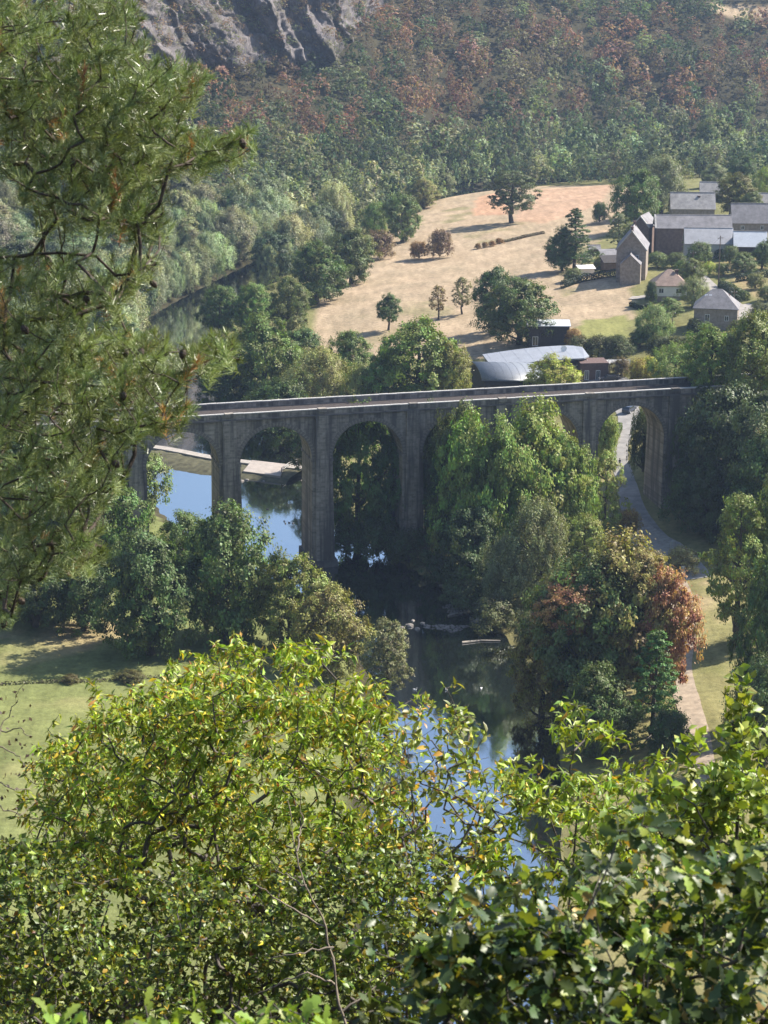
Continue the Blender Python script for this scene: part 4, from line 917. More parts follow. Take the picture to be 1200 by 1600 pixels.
# hedges: dense clipped foliage along a line
def hedge(name, pts_px, wid, hgt, color, label, dens=240, cat='hedge'):
    P = hits(pts_px); L = smooth_line(P[:, :2], 1); seg = np.r_[0, np.cumsum(np.hypot(*np.diff(L, axis=0).T))]
    rg = np.random.RandomState(int(seg[-1] * 100) % 9999); n = int(dens * seg[-1]); s = rg.rand(n) * seg[-1]
    X = np.interp(s, seg, L[:, 0]); Y = np.interp(s, seg, L[:, 1]); a = rg.rand(n) * 2 * math.pi
    dx = np.interp(s + 0.5, seg, L[:, 0]) - np.interp(s - 0.5, seg, L[:, 0]); dy = np.interp(s + 0.5, seg, L[:, 1]) - np.interp(s - 0.5, seg, L[:, 1]); q = np.hypot(dx, dy) + 1e-6
    c, sn = np.cos(a), np.sin(a); k = 1 / np.maximum(np.abs(c), np.abs(sn)) ** 0.8 * (0.85 + 0.25 * rg.rand(n))
    off = c * k * wid / 2; zz = (0.5 + 0.5 * sn * k) * hgt * (0.88 + 0.3 * vnoise(s / 1.3, s * 0 + 2))
    Pp = np.c_[X - dy / q * off, Y + dx / q * off, zz + ground(X, Y)]
    nr = unit(np.c_[-dy / q * c, dx / q * c, sn + 0.3] + rg.randn(n, 3) * 0.5); V, F = leaf_quads(rg, Pp, nr, 0.34)
    o = P[0].copy(); rt = empty(name, o, 0, label, cat)
    f = link('foliage', np_mesh('foliage', V - o, F, tint=np.repeat(np.clip(rg.rand(n) * 0.6 + 0.4 * vnoise(s / 2, s * 0), 0, 1), 4)), rt, MAT['leaf']); f.color = (*color, 1)
    cx_ = np.linspace(0, seg[-1], max(3, int(seg[-1] / 2))); mb = MB()
    for i in range(len(cx_)):
        xx, yy = np.interp(cx_[i], seg, L[:, 0]), np.interp(cx_[i], seg, L[:, 1]); zg = float(ground(xx, yy)); mb.tube([np.array([xx, yy, zg - 0.2]) - o, np.array([xx, yy, zg + hgt * 0.8]) - o], [0.08, 0.03], 5)
    mb.build('stems', MAT['bark'], rt); return rt
hedge('hedge', [(878, 451), (905, 441), (945, 434), (985, 428)], 1.3, 1.9, (0.03, 0.045, 0.018), 'long dark clipped hedge between the field and the sheds')
hedge('hedge', [(1126, 446), (1146, 458), (1168, 470)], 1.4, 1.8, (0.10, 0.125, 0.035), 'light green hedge along the village lane')
hedge('hedge', [(1150, 440), (1175, 436), (1205, 432)], 1.6, 1.8, (0.035, 0.055, 0.02), 'dark hedge between the village gardens')
hedge('hedge', [(1082, 408), (1105, 402), (1130, 404)], 1.6, 2.2, (0.04, 0.06, 0.02), 'dark hedge under the pale walled barn')
hedge('hedge', [(1128, 452), (1140, 466), (1150, 476)], 2.2, 2.0, (0.028, 0.04, 0.018), 'deep shaded hedge on the lane bank')
hedge('hedge', [(948, 712), (960, 690), (968, 672)], 1.1, 1.6, (0.10, 0.14, 0.04), 'leafy hedge along the lane seen through the arch')
hedge('hedge', [(782, 380), (810, 374), (850, 365)], 0.9, 0.8, (0.12, 0.095, 0.05), 'low dry hedge line across the upper field', 160)
hedge('hedge', [(985, 478), (1000, 484), (1016, 480)], 0.9, 1.1, (0.035, 0.05, 0.02), 'low hedge round the bungalow terrace')
hedge('hedge', [(0, 1070), (60, 1066), (130, 1066), (190, 1062), (255, 1058)], 0.9, 0.28, (0.12, 0.115, 0.055), 'low weedy ditch line across the meadow', 30, 'ditch weeds')
T('bush', 1017, 476, 441, 21, (0.022, 0.036, 0.016), 'clipped dark cone of yew beside the bungalow')
T('bush', 1092, 412, 380, 40, (0.055, 0.08, 0.03), 'green shrub beside the pale barn corner')
T('tall', 1075, 402, 370, 24, GREY, 'pale slender tree against the brown barn wall', 0.1)
T('round', 1082, 455, 405, 44, (0.06, 0.085, 0.035), 'green tree behind the bungalow roof', 0.1)
T('willow', 1082, 480, 435, 50, (0.09, 0.115, 0.06), 'pale feathery tree between the bungalow and the lane', 0.1)
T('round', 1160, 428, 396, 44, (0.07, 0.095, 0.045), 'green garden tree below the bright shed', 0.1)
T('round', 1190, 420, 380, 36, (0.045, 0.07, 0.03), 'dark garden tree beside the bright shed', 0.1)
T('bush', 1140, 412, 385, 30, (0.05, 0.07, 0.03), 'dark shrub beside the utility pole')
T('bush', 1108, 428, 410, 28, (0.14, 0.17, 0.04), 'yellow green shrub on the lane bank')
T('bush', 1180, 452, 428, 30, (0.08, 0.10, 0.05), 'pale shrub in the upper garden')
T('bush', 1155, 520, 500, 34, (0.05, 0.065, 0.03), 'dark shrub beside the forecourt')
T('bush', 1190, 500, 474, 44, (0.05, 0.065, 0.03), 'dark thicket behind the forecourt')
T('round', 1195, 540, 498, 50, (0.06, 0.08, 0.03), 'green tree over the forecourt edge', 0.05)
hedge('weir_grass', [(235, 712), (290, 722), (330, 729)], 2.2, 0.9, (0.11, 0.115, 0.04), 'rough grass on the near face of the weir', 120, 'grass bank')
hedge('weir_grass', [(285, 704), (330, 713), (372, 718), (425, 722)], 1.0, 0.7, (0.10, 0.115, 0.045), 'grass fringe behind the weir path', 120, 'grass bank')
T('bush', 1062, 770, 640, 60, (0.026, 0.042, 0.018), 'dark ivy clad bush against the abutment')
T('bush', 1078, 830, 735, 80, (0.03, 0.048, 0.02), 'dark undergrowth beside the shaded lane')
T('bush', 770, 985, 935, 80, (0.05, 0.065, 0.03), 'low bank scrub above the gravel shoal')
T('bush', 730, 955, 905, 80, (0.035, 0.05, 0.024), 'dark bank scrub behind the gravel shoal')
T('bush', 835, 1010, 955, 70, (0.04, 0.055, 0.025), 'dark scrub under the salmon red tree')
T('bush', 690, 915, 872, 50, (0.03, 0.045, 0.022), 'dark scrub at the foot of the pier')
T('bush', 1058, 418, 396, 34, (0.05, 0.07, 0.03), 'dark garden shrub under the brown barn wall')
T('round', 1065, 440, 408, 34, (0.055, 0.08, 0.03), 'small tree between the bungalow and the barn', 0.1)
T('bush', 1098, 470, 452, 30, (0.09, 0.10, 0.045), 'pale shrub on the lane verge')
T('bush', 1130, 430, 412, 30, (0.06, 0.08, 0.03), 'round shrub at the foot of the tall pole')
T('bush', 1200, 470, 448, 34, (0.05, 0.065, 0.028), 'dark shrub at the garden corner')
T('round', 1205, 405, 372, 34, (0.05, 0.07, 0.03), 'small dark tree beyond the bright shed', 0.1)
T('round', 985, 392, 352, 30, (0.045, 0.065, 0.025), 'dark tree hugging the coped house', 0.1)
T('bush', 940, 420, 402, 30, (0.05, 0.065, 0.03), 'dark shrub by the lean-to sheds')
T('bush', 895, 440, 420, 34, (0.055, 0.075, 0.03), 'green shrub under the pointed evergreen')
T('round', 1062, 330, 292, 34, (0.055, 0.075, 0.032), 'green tree behind the slate roofed barn', 0.1)
T('round', 1040, 300, 262, 44, (0.05, 0.075, 0.028), 'dark green tree far behind the barns', 0.1)
T('round', 1175, 345, 300, 40, (0.05, 0.068, 0.03), 'tree rising behind the large slate barn', 0.1)
T('bush', 1085, 520, 498, 26, (0.03, 0.045, 0.02), 'dark shrub against the hipped house corner')
T('bush', 1027, 418, 395, 40, (0.06, 0.085, 0.035), 'shrub between the annexe and the bungalow')

# utility poles
def pole(px, py, top, label):
    P = hit(px, py); s = FPX / proj(P)[0, 2]; H = (py - top) / s
    rt = empty('utility_pole', P, 0.3, label, 'pole', 'utility poles of the village')
    mb = MB(); mb.tube([(0, 0, -0.5), (0, 0, H)], [0.17, 0.11], 8); mb.build('post', MAT['timber'], rt)
    mb = MB(); mb.box((-0.8, -0.07, H - 0.7), (0.8, 0.07, H - 0.55)); mb.build('crossarm', MAT['timber'], rt)
    for a in (-0.7, 0, 0.7): mb = MB(); mb.tube([(a, 0, H - 0.55), (a, 0, H - 0.3)], [0.05, 0.07], 6); mb.build('insulator', MAT['frame_white'], rt)
    return P + np.array([0, 0, H - 0.3])
tops = [pole(1122, 452, 368, 'tall wooden utility pole beside the village lane'), pole(1081, 446, 392, 'wooden utility pole before the pale walled barn'), pole(1146, 486, 453, 'short wooden pole beside the hipped house'), pole(992, 352, 326, 'wooden pole by the large dark farm tree'), pole(1050, 520, 486, 'thin wooden pole before the garden of the hipped house')]
def wire(A, B, label):
    s = np.linspace(0, 1, 14)[:, None]; Pp = A * (1 - s) + B * s; Pp[:, 2] -= 1.1 * 4 * (s * (1 - s))[:, 0]
    mb = MB(); mb.tube(Pp - A, 0.02, 4); o = mb.build('overhead_wire', MAT['metal_dark']); o.location = A; tag(o, label, 'wire')
wire(tops[0], tops[1], 'thin overhead wire from the tall pole to the barn pole'); wire(tops[0], tops[2], 'thin overhead wire from the tall pole to the short pole')

# cars
def car(px, py, rz, color, label):
    P = hit(px, py); mname = 'paint_' + label.split()[1]
    mt = plain(mname, color, 0.3, 0.05, spec=0.6)
    rt = empty('parked_car', P + np.array([0, 0, 0.06]), rz, label, 'car')
    prof = [(-2.1, 0.35), (-2.15, 0.8), (-1.95, 0.98), (-1.55, 1.45), (0.35, 1.5), (0.95, 1.02), (1.95, 0.88), (2.15, 0.6), (2.12, 0.35)]
    mb = MB(); mb.prism([(a, -0.86, z) for a, z in prof], (0, 1.72, 0)); body = mb.build('body', mt, rt)
    md = body.modifiers.new('b', 'BEVEL'); md.width = 0.09; md.segments = 2
    gl = MB(); gl.add([(0.40, -0.72, 1.44), (0.40, 0.72, 1.44), (0.93, 0.74, 1.07), (0.93, -0.74, 1.07)], [(0, 1, 2, 3)]); gl.v = [(a + 0.03, b2, c + 0.03) for a, b2, c in gl.v]; gl.build('windscreen', MAT['pane'], rt)
    gl = MB(); gl.add([(-1.60, -0.7, 1.42), (-1.60, 0.7, 1.42), (-1.95, 0.72, 1.02), (-1.95, -0.72, 1.02)], [(0, 1, 2, 3)]); gl.v = [(a - 0.04, b2, c + 0.03) for a, b2, c in gl.v]; gl.build('rear_window', MAT['pane'], rt)
    for s in (-1, 1):
        gl = MB(); gl.add([(-1.45, s * 0.872, 1.38), (0.28, s * 0.872, 1.42), (0.75, s * 0.872, 1.05), (-1.65, s * 0.872, 1.05)], [(0, 1, 2, 3)]); gl.build('side_window', MAT['pane'], rt)
        gl = MB(); gl.box((2.08, s * 0.62 - 0.16, 0.62), (2.17, s * 0.62 + 0.16, 0.78)); gl.build('headlight', MAT['frame_white'], rt)
        for a in (-1.3, 1.32):
            wb = MB(); wb.tube([(a, s * 0.7, 0.33), (a, s * 0.9, 0.33)], 0.33, 16); wh = wb.build('wheel', MAT['metal_dark'], rt)
            wb = MB(); wb.tube([(a, s * 0.88, 0.33), (a, s * 0.915, 0.33)], 0.19, 12); wb.build('rim', MAT['frame'], wh)
car(951, 596, R(184), (0.02, 0.02, 0.025), 'dark black parked car beside the brick wing')
car(983, 644, R(60), (0.05, 0.06, 0.09), 'dark navy car parked on the lane seen through the arch')

# posts by the lane
def post(name, px, py, h, r, mat, cap, label, cat):
    P = hit(px, py); rt = empty(name, P, 0, label, cat); mb = MB()
    mb.tube([(0, 0, -0.3), (0, 0, h * 0.75), (0, 0, h * 0.92), (0, 0, h)], [r, r * 0.95, r * 0.9, r * 0.5], 12); mb.build('body', MAT[mat], rt)
    mb = MB(); mb.tube([(0, 0, h - 0.02), (0, 0, h + 0.08)], [r * 0.9, r * 0.6], 12); mb.build('cap', MAT[cap], rt)
post('marker_bollard', 1067, 898, 1.7, 0.36, 'frame_white', 'metal_dark', 'stout white bollard below the grassy mound', 'bollard')
post('milestone', 1051, 858, 1.5, 0.42, 'coping', 'coping', 'pale grey stone post in the shade of the lane', 'post')

# the walker under the arch
def person(px, py, label):
    P = hit(px, py); rt = empty('person', P + np.array([0, 0, 0.07]), R(200), label, 'person')
    J = dict(pel=(0, 0, 0.95), che=(0, 0.02, 1.32), nec=(0, 0.02, 1.5), hed=(0, 0.03, 1.62), top=(0, 0.03, 1.74), lh=(-0.1, 0, 0.9), lk=(-0.11, 0.12, 0.5), la=(-0.11, 0.08, 0.07), lt=(-0.11, 0.24, 0.03), rh=(0.1, 0, 0.9), rk=(0.11, -0.02, 0.48), ra=(0.11, -0.2, 0.1), rtt=(0.11, -0.06, 0.03),
             ls=(-0.2, 0.02, 1.42), le=(-0.25, -0.06, 1.14), lw=(-0.24, 0.04, 0.9), rs=(0.2, 0.02, 1.42), re=(0.25, 0.04, 1.14), rw=(0.24, 0.16, 0.92))
    E_ = [('pel', 'che'), ('che', 'nec'), ('nec', 'hed'), ('hed', 'top'), ('pel', 'lh'), ('lh', 'lk'), ('lk', 'la'), ('la', 'lt'), ('pel', 'rh'), ('rh', 'rk'), ('rk', 'ra'), ('ra', 'rtt'), ('che', 'ls'), ('ls', 'le'), ('le', 'lw'), ('che', 'rs'), ('rs', 're'), ('re', 'rw')]
    Rr = dict(pel=.15, che=.16, nec=.06, hed=.095, top=.07, lh=.1, lk=.065, la=.045, lt=.035, rh=.1, rk=.065, ra=.045, rtt=.035, ls=.075, le=.05, lw=.035, rs=.075, re=.05, rw=.035)
    ks = list(J); me = bpy.data.meshes.new('body'); me.from_pydata([J[k] for k in ks], [(ks.index(a), ks.index(c)) for a, c in E_], [])
    o = link('body', me, rt); o.modifiers.new('s', 'SKIN'); sv = me.skin_vertices[0].data
    for i, k in enumerate(ks): sv[i].radius = (Rr[k], Rr[k] * 0.85); sv[i].use_root = k == 'pel'
    o.modifiers.new('u', 'SUBSURF').render_levels = 1
    mm, t, b = newmat('clothes'); c = N(t, 'ShaderNodeTexCoord'); sx = N(t, 'ShaderNodeSeparateXYZ'); t.links.new(c.outputs['Object'], sx.inputs[0])
    cr = N(t, 'ShaderNodeValToRGB'); cr.color_ramp.interpolation = 'CONSTANT'; el = cr.color_ramp.elements; el[0].color = (0.03, 0.03, 0.04, 1); el[1].position = 0.95 / 2; el[1].color = (0.05, 0.045, 0.06, 1); e = el.new(1.5 / 2); e.color = (0.45, 0.3, 0.22, 1)
    mth = N(t, 'ShaderNodeMath', operation='MULTIPLY', i_1=0.5); t.links.new(sx.outputs[2], mth.inputs[0]); t.links.new(mth.outputs[0], cr.inputs[0]); t.links.new(cr.outputs[0], b.inputs['Base Color']); me.materials.append(mm)
    hb = MB(); ns = 10
    for i in range(5):
        pass
    hb.tube([(0, 0.0, 1.62), (0, 0.0, 1.70), (0, 0.02, 1.76), (0, 0.03, 1.79)], [0.105, 0.11, 0.085, 0.03], 10); hb.build('hair', MAT['metal_dark'], rt, smooth=True)
person(968, 730, 'walker in dark clothes on the lane under the arch')

# ------------------------------------------------------------------ the weir
A = np.array([unp(*p, 0.9)[:2] for p in ((205, 700), (255, 706), (325, 721), (385, 728), (470, 737))])
L = smooth_line(A, 2); seg = np.r_[0, np.cumsum(np.hypot(*np.diff(L, axis=0).T))]; s = np.arange(0, seg[-1], 0.8)
X = np.interp(s, seg, L[:, 0]); Y = np.interp(s, seg, L[:, 1]); tt = np.gradient(np.c_[X, Y], axis=0); tt /= np.linalg.norm(tt, axis=1, keepdims=True)
offs = np.array([-9, -6.5, -4.5, -1.5, 1.0, 2.5, 4.5, 6.5]); zs = np.array([-1.0, 0.2, 0.75, 1.0, 1.0, 0.8, 0.35, -1.0])
PX = X[:, None] - tt[:, 1:2] * offs; PY = Y[:, None] + tt[:, 0:1] * offs; Z = zs + (fbm(PX / 1.5, PY / 1.5, 3) - 0.45) * 0.7
nn = len(offs); i = (np.arange(len(s) - 1)[:, None] * nn + np.arange(nn - 1)[None]).ravel()
plain('weir_bank', (0.085, 0.08, 0.045), 0.95, 0.5, 0.8, bmp=0.6); plain('concrete', (0.36, 0.315, 0.28), 0.9, 0.15, 0.7, bmp=0.2)
V = np.stack([PX.ravel(), PY.ravel(), Z.ravel()], 1); O = V[0].copy(); wr = empty('weir', O, 0, 'grassy weir bank with pale concrete slab crossing the river', 'weir')
link('bank', np_mesh('bank', V - O, np.stack([i, i + nn, i + nn + 1, i + 1], 1), smooth=True), wr, MAT['weir_bank'])
mb = MB()
for j in range(len(s) - 1):
    q = []
    for jj, oo in ((j, 0.6), (j + 1, 0.6), (j + 1, 3.0), (j, 3.0)): q.append((X[jj] - tt[jj, 1] * oo - O[0], Y[jj] + tt[jj, 0] * oo - O[1], 1.32 - O[2]))
    mb.slab(q[::-1], -0.3)
mb.build('weir_path', MAT['gravel'], wr, recalc=True)
q = [unp(*p, 1.0) for p in ((380, 736), (438, 744), (446, 728), (394, 722))]
mb = MB(); mb.slab([p - O + np.array([0, 0, 0.45 * (i < 2) * -1 + 0.45]) for i, p in enumerate(q)], 0.5); mb.build('slab', MAT['concrete'], wr)
rl = [unp(*p, 1.2) for p in ((440, 738), (452, 729), (464, 724))]
for p in rl: mb = MB(); mb.tube([p - O + np.array([0, 0, -1.6]), p - O + np.array([0, 0, 1.0])], 0.09, 6); mb.build('rail_post', MAT['timber'], wr)
mb = MB(); mb.tube([p - O + np.array([0, 0, 0.9]) for p in rl], 0.07, 5); mb.tube([p - O + np.array([0, 0, 0.4]) for p in rl], 0.07, 5); mb.build('rail', MAT['coping'], wr)
rg = np.random.RandomState(3)
def rock(px, py, s, label, group=None):
    P = unp(px, py, 0.0); bm = bmesh.new(); bmesh.ops.create_icosphere(bm, subdivisions=2, radius=1)
    for v in bm.verts: v.co *= 1 + 0.35 * (vnoise(v.co.x * 1.7 + px, v.co.y * 1.7 + v.co.z * 2.1) - 0.5); v.co.z *= 0.55
    me = bpy.data.meshes.new('boulder'); bm.to_mesh(me); bm.free(); o = link('boulder', me, None, MAT['rock_small']); o.location = P; o.scale = (s, s * 0.8, s); o.rotation_euler = (0, 0, px)
    tag(o, label, 'rock', group)
plain('rock_small', (0.26, 0.235, 0.21), 0.9, 0.4, 1.2, bmp=0.5); plain('driftwood', (0.40, 0.35, 0.29), 0.9, 0.3, 2)
for px, py, s in ((382, 742, 0.9), (390, 746, 0.7), (398, 744, 0.6), (386, 750, 0.5), (405, 748, 0.5), (378, 752, 0.6), (412, 752, 0.35), (379, 736, 0.8), (424, 751, 0.3), (436, 753, 0.35)): rock(px, py, s, 'grey boulder at the foot of the weir slab', 'boulders below the weir slab')
for px, py, s in ((640, 978, 0.8), (652, 983, 0.6), (628, 981, 0.5), (660, 974, 0.45), (645, 970, 0.4), (690, 915, 0.6), (705, 905, 0.5)): rock(px, py, s, 'pale stone on the shoal below the dark arches', 'shoal stones below the arches')
def logp(pts, r, label):
    Pp = np.array([unp(*p, 0.12) for p in pts]); mb = MB(); mb.tube(Pp - Pp[0], np.linspace(r, r * 0.4, len(Pp)), 7); o = mb.build('driftwood_log', MAT['driftwood']); o.location = Pp[0]; tag(o, label, 'log')
logp([(722, 1004), (750, 1001), (782, 1001)], 0.22, 'long pale drift log floating by the inner bank')
logp([(684, 908), (698, 900), (710, 893)], 0.35, 'thick bleached log stranded on the inner bank')
logp([(700, 962), (720, 957), (742, 955)], 0.16, 'thin bleached branch in the shallows')
# a shoal of gravel
n = 1500; Q = np.array([unp(*p, 0.0) for p in ((610, 985), (700, 945), (770, 935), (800, 950), (720, 985), (660, 1000))]); lo, hi_ = Q.min(0), Q.max(0); pts = rg.rand(n * 3, 2) * (hi_ - lo)[:2] + lo[:2]; pts = pts[inside(pts[:, 0], pts[:, 1], Q)]; pts = pts[fbm(pts[:, 0] / 4, pts[:, 1] / 4, 3) > 0.5]
Vs, Fs = [], []
oct_ = np.array([(1, 0, 0), (0, 1, 0), (-1, 0, 0), (0, -1, 0), (0, 0, 0.6), (0, 0, -0.6)]); of = np.array([(0, 1, 4), (1, 2, 4), (2, 3, 4), (3, 0, 4), (1, 0, 5), (2, 1, 5), (3, 2, 5), (0, 3, 5)])
for p in pts: s_ = rg.uniform(0.08, 0.32); Fs.append(of + 6 * len(Vs)); Vs.append(oct_ * s_ * rg.uniform(0.7, 1.3, (6, 1)) + np.array([p[0], p[1], 0.02]))
if Vs: tag(link('gravel_shoal', np_mesh('gravel_shoal', np.concatenate(Vs), np.concatenate(Fs)), None, MAT['rock_small']), 'low gravel shoal breaking the dark water', 'gravel', None, 'stuff')
# ducks
def duck(px, py, a, label, mat):
    P = unp(px, py, 0.0); rt = empty('duck', P, a, label, 'duck', 'ducks on the river'); k = 1.0
    bm = bmesh.new(); bmesh.ops.create_uvsphere(bm, u_segments=12, v_segments=8, radius=1)
    for v in bm.verts: tl = max(0, -v.co.x); v.co = Vector((v.co.x * 0.3 * k, v.co.y * 0.14 * k * (1 - 0.5 * tl), (v.co.z * 0.12 + 0.09 * tl * tl + 0.06) * k))
    me = bpy.data.meshes.new('body'); bm.to_mesh(me); bm.free(); link('body', me, rt, MAT[mat])
    mb = MB(); mb.tube([(0.2 * k, 0, 0.1 * k), (0.26 * k, 0, 0.22 * k), (0.28 * k, 0, 0.3 * k), (0.34 * k, 0, 0.31 * k), (0.4 * k, 0, 0.29 * k)], [0.07 * k, 0.05 * k, 0.065 * k, 0.045 * k, 0.012 * k], 8); mb.build('head', MAT[mat], rt, smooth=True)
for i, (px, py) in enumerate(((418, 796), (446, 818), (452, 817), (458, 818), (444, 815))): duck(px, py, i * 1.3, 'dark duck floating on the bright water beyond the viaduct', 'metal_dark')
for i, (px, py) in enumerate(((648, 1078), (698, 1079), (752, 1076))): duck(px, py, i * 2.1, 'white duck floating on the dark near water', 'frame_white')
# ------------------------------------------------------------------ foreground: pine, chestnuts, hazel, oaks
def grow(tips, skel, stem_r=0.006, expo=2.3, sag=0.0, pull=0.0, rng=None, mid=True):
    """joins every tip to the nearest node already grown; returns nodes, parent index, radius"""
    nodes = [np.array(p, float) for p, _ in skel]; par = [q for _, q in skel]
    root = nodes[0]; order = np.argsort(np.linalg.norm(tips - root, axis=1)); tip_id = []
    arr = np.zeros((len(nodes) + len(tips) * 3 + 5, 3)); n = len(nodes); arr[:n] = nodes
    rd = np.zeros(len(arr)); rd[:n] = np.linalg.norm(arr[:n] - root, axis=1)
    for i in order:
        tp = tips[i]; d = np.linalg.norm(arr[:n] - tp, axis=1); dr_ = np.linalg.norm(tp - root)
        cost = d + 0.35 * np.maximum(0, rd[:n] - dr_ + 0.1) + pull * rd[:n]; j = int(np.argmin(cost)); p = j
        L = d[j]; k = 2 if L > 0.5 else 1
        for s in range(1, k + 1):
            f = s / (k + 1); q = arr[j] * (1 - f) + tp * f + (rng.randn(3) * 0.035 * L); q[2] -= sag * L * f * (1 - f)
            arr[n] = q; rd[n] = np.linalg.norm(q - root); par.append(p); p = n; n += 1
        arr[n] = tp; rd[n] = dr_; par.append(p); tip_id.append((i, n)); n += 1
    w = np.zeros(n)
    for _, t_ in tip_id: w[t_] += 1
    for i in range(n - 1, -1, -1):
        if par[i] >= 0 and par[i] < i: w[par[i]] += w[i]
    rad = stem_r * np.maximum(w, 0.6) ** (1 / expo)
    tdir = np.zeros((len(tips), 3))
    for i, t_ in tip_id: tdir[i] = arr[t_] - arr[par[t_]]
    return arr[:n], np.array(par), rad, unit(tdir)
def wood(nodes, par, rad, sides=4, minr=0.0, cap=0.35):
    i = np.where((par >= 0) & (rad >= minr))[0]; A, B = nodes[par[i]], nodes[i]; rb = np.minimum(rad[i], cap); ra = np.minimum(np.minimum(rad[par[i]], rb * 1.5), cap)
    T_ = unit(B - A); ref = np.where(np.abs(T_[:, 2:3]) > 0.9, np.array([[1., 0, 0]]), np.array([[0., 0, 1]])); U = unit(np.cross(T_, ref)); W = np.cross(T_, U)
    an = np.arange(sides) / sides * 2 * np.pi; ring = np.cos(an)[None, :, None] * U[:, None] + np.sin(an)[None, :, None] * W[:, None]
    V = np.concatenate([A[:, None] + ring * ra[:, None, None], (B + T_ * rb[:, None] * 0.3)[:, None] + ring * rb[:, None, None]], 1)
    j = np.arange(sides); k = (j + 1) % sides; F = np.stack([j, k, k + sides, j + sides], 1)
    return V.reshape(-1, 3), (F[None] + np.arange(len(i))[:, None, None] * 2 * sides).reshape(-1, 4)
def in_px(poly, n, rng):
    P = np.array(poly, float); lo, hi = P.min(0), P.max(0); out = np.zeros((0, 2))
    while len(out) < n:
        q = lo + rng.rand(n * 2, 2) * (hi - lo); out = np.concatenate([out, q[inside(q[:, 0], q[:, 1], P)]])
    return out[:n]
# leaf outlines: x across, y along, z out of the blade (length 1)
def blade(wid, fold=0.16, droop=0.22, rows=(0.0, 0.3, 0.65, 1.0), prof=(0.02, 0.9, 0.85, 0.0)):
    V, F = [], []
    for r_, p_ in zip(rows, prof):
        z = -droop * r_ * r_; V += [(-wid / 2 * p_, r_, z + fold * wid * p_), (0, r_, z), (wid / 2 * p_, r_, z + fold * wid * p_)]
    n = len(rows)
    for i in range(n - 1):
        a = 3 * i; F += [(a, a + 1, a + 4, a + 3), (a + 1, a + 2, a + 5, a + 4)]
    return np.array(V), np.array(F)
def oak_blade():
    pr = [(0.0, 0.03), (0.10, 0.05), (0.30, 0.20), (0.40, 0.13), (0.58, 0.31), (0.70, 0.18), (0.85, 0.25), (1.0, 0.04)]
    V, F = [], []
    for y_, h in pr: z = -0.15 * y_ * y_; V += [(-h, y_, z + 0.25 * h), (0, y_, z), (h, y_, z + 0.25 * h)]
    for i in range(len(pr) - 1): a = 3 * i; F += [(a, a + 1, a + 4, a + 3), (a + 1, a + 2, a + 5, a + 4)]
    return np.array(V), np.array(F)
def frames(dirs, nrm):
    y_ = unit(dirs); x_ = unit(np.cross(y_, nrm)); z_ = np.cross(x_, y_); return np.stack([x_, y_, z_], 2)
def plant(name, label, cat, base, skel_pts, tips, rng, tmpl, per, size, spread, col_leaf, colvar, bark='bark_front', droop=0.5, stem_r=0.004, single=300, leafname='leaf', twig_back=0.25, upb=0.5, tdrop=0.0, cap=0.3, pull=0.0):
    """a leafy plant: a stem skeleton, twigs to every tip, leaves in a spray at every tip; the leaves that show largest are parts of their own"""
    skel = [(skel_pts[0], -1)] + [(p, i) for i, p in enumerate(skel_pts[1:])]
    nodes, par, rad, td = grow(tips, skel, stem_r, rng=rng, sag=0.1, pull=pull)
    base = np.array(base, float); rt = empty(name, base, 0, label, cat)
    V, F = wood(nodes, par, rad, 5, cap=cap); link('branches', np_mesh('branches', V - base, F), rt, MAT[bark])
    n = len(tips) * per; ti = np.repeat(np.arange(len(tips)), per)
    back = rng.rand(n, 1) * twig_back; P = tips[ti] - td[ti] * back + rng.randn(n, 3) * size * 0.12
    d = unit(td[ti] * 0.5 + rng.randn(n, 3) * spread + np.array([0, 0, upb])); d[:, 2] -= droop * rng.rand(n); d = unit(d)
    nr = unit(np.array([0.25, 0.1, 0.8]) + rng.randn(n, 3) * 0.6); Rm = frames(d, nr); sz = size * (0.6 + 0.6 * rng.rand(n))
    clump = rng.rand(len(tips))[ti]; tint = np.clip(0.5 + 0.5 * (clump - 0.5) + 0.6 * (rng.rand(n) - 0.5), 0, 1)
    ci = np.array([colvar[k] for k in rng.choice(len(colvar), n, p=[c[1] for c in colvar])], dtype=object)
    cols = np.array([c[0] for c in ci], float) * np.array([1.95, 1.75, 1.45])
    TV_, TF_ = tmpl; pj = proj(P); vis = (pj[:, 0] > 0) & (pj[:, 0] < 1200) & (pj[:, 1] > 0) & (pj[:, 1] < 1600)
    face = np.abs((Rm[:, :, 2] * unit(P - np.array([0, 0, CAMZ]))).sum(1))
    big = np.argsort(-(sz / pj[:, 2] * (0.3 + face)) * vis)[:single]; rest = np.ones(n, bool); rest[big] = False
    me = np_mesh(leafname, TV_, TF_, tint=np.full(len(TV_), 0.55), smooth=False); me.materials.append(MAT['leaf_front'])
    for k in big:
        o = link(leafname, me, rt); M = Matrix(Rm[k].tolist()).to_4x4(); M = Matrix.Translation(P[k] - base) @ M @ Matrix.Scale(float(sz[k]), 4); o.matrix_local = M; f_ = 0.55 + 0.9 * tint[k]; o.color = (*(cols[k] * f_), 1)
    k = np.where(rest)[0]
    Vv = (np.einsum('nij,vj->nvi', Rm[k], TV_) * sz[k, None, None] + P[k, None] - base).reshape(-1, 3); Ff = (TF_[None] + (np.arange(len(k)) * len(TV_))[:, None, None]).reshape(-1, TF_.shape[1])
    o = link('foliage', np_mesh('foliage', Vv, Ff, tint=np.repeat(tint[k], len(TV_)), col=np.repeat(cols[k], len(TV_), 0)), rt, MAT['leaf_front_mass']); o['kind'] = 'stuff'
    return rt
leafmat('leaf_front_mass', use_attr=True, transl=0.28, rough=0.42, spec=0.42, lo=0.4, hi=1.6, warm=(1.45, 1.4, 0.5), hue=0.035)
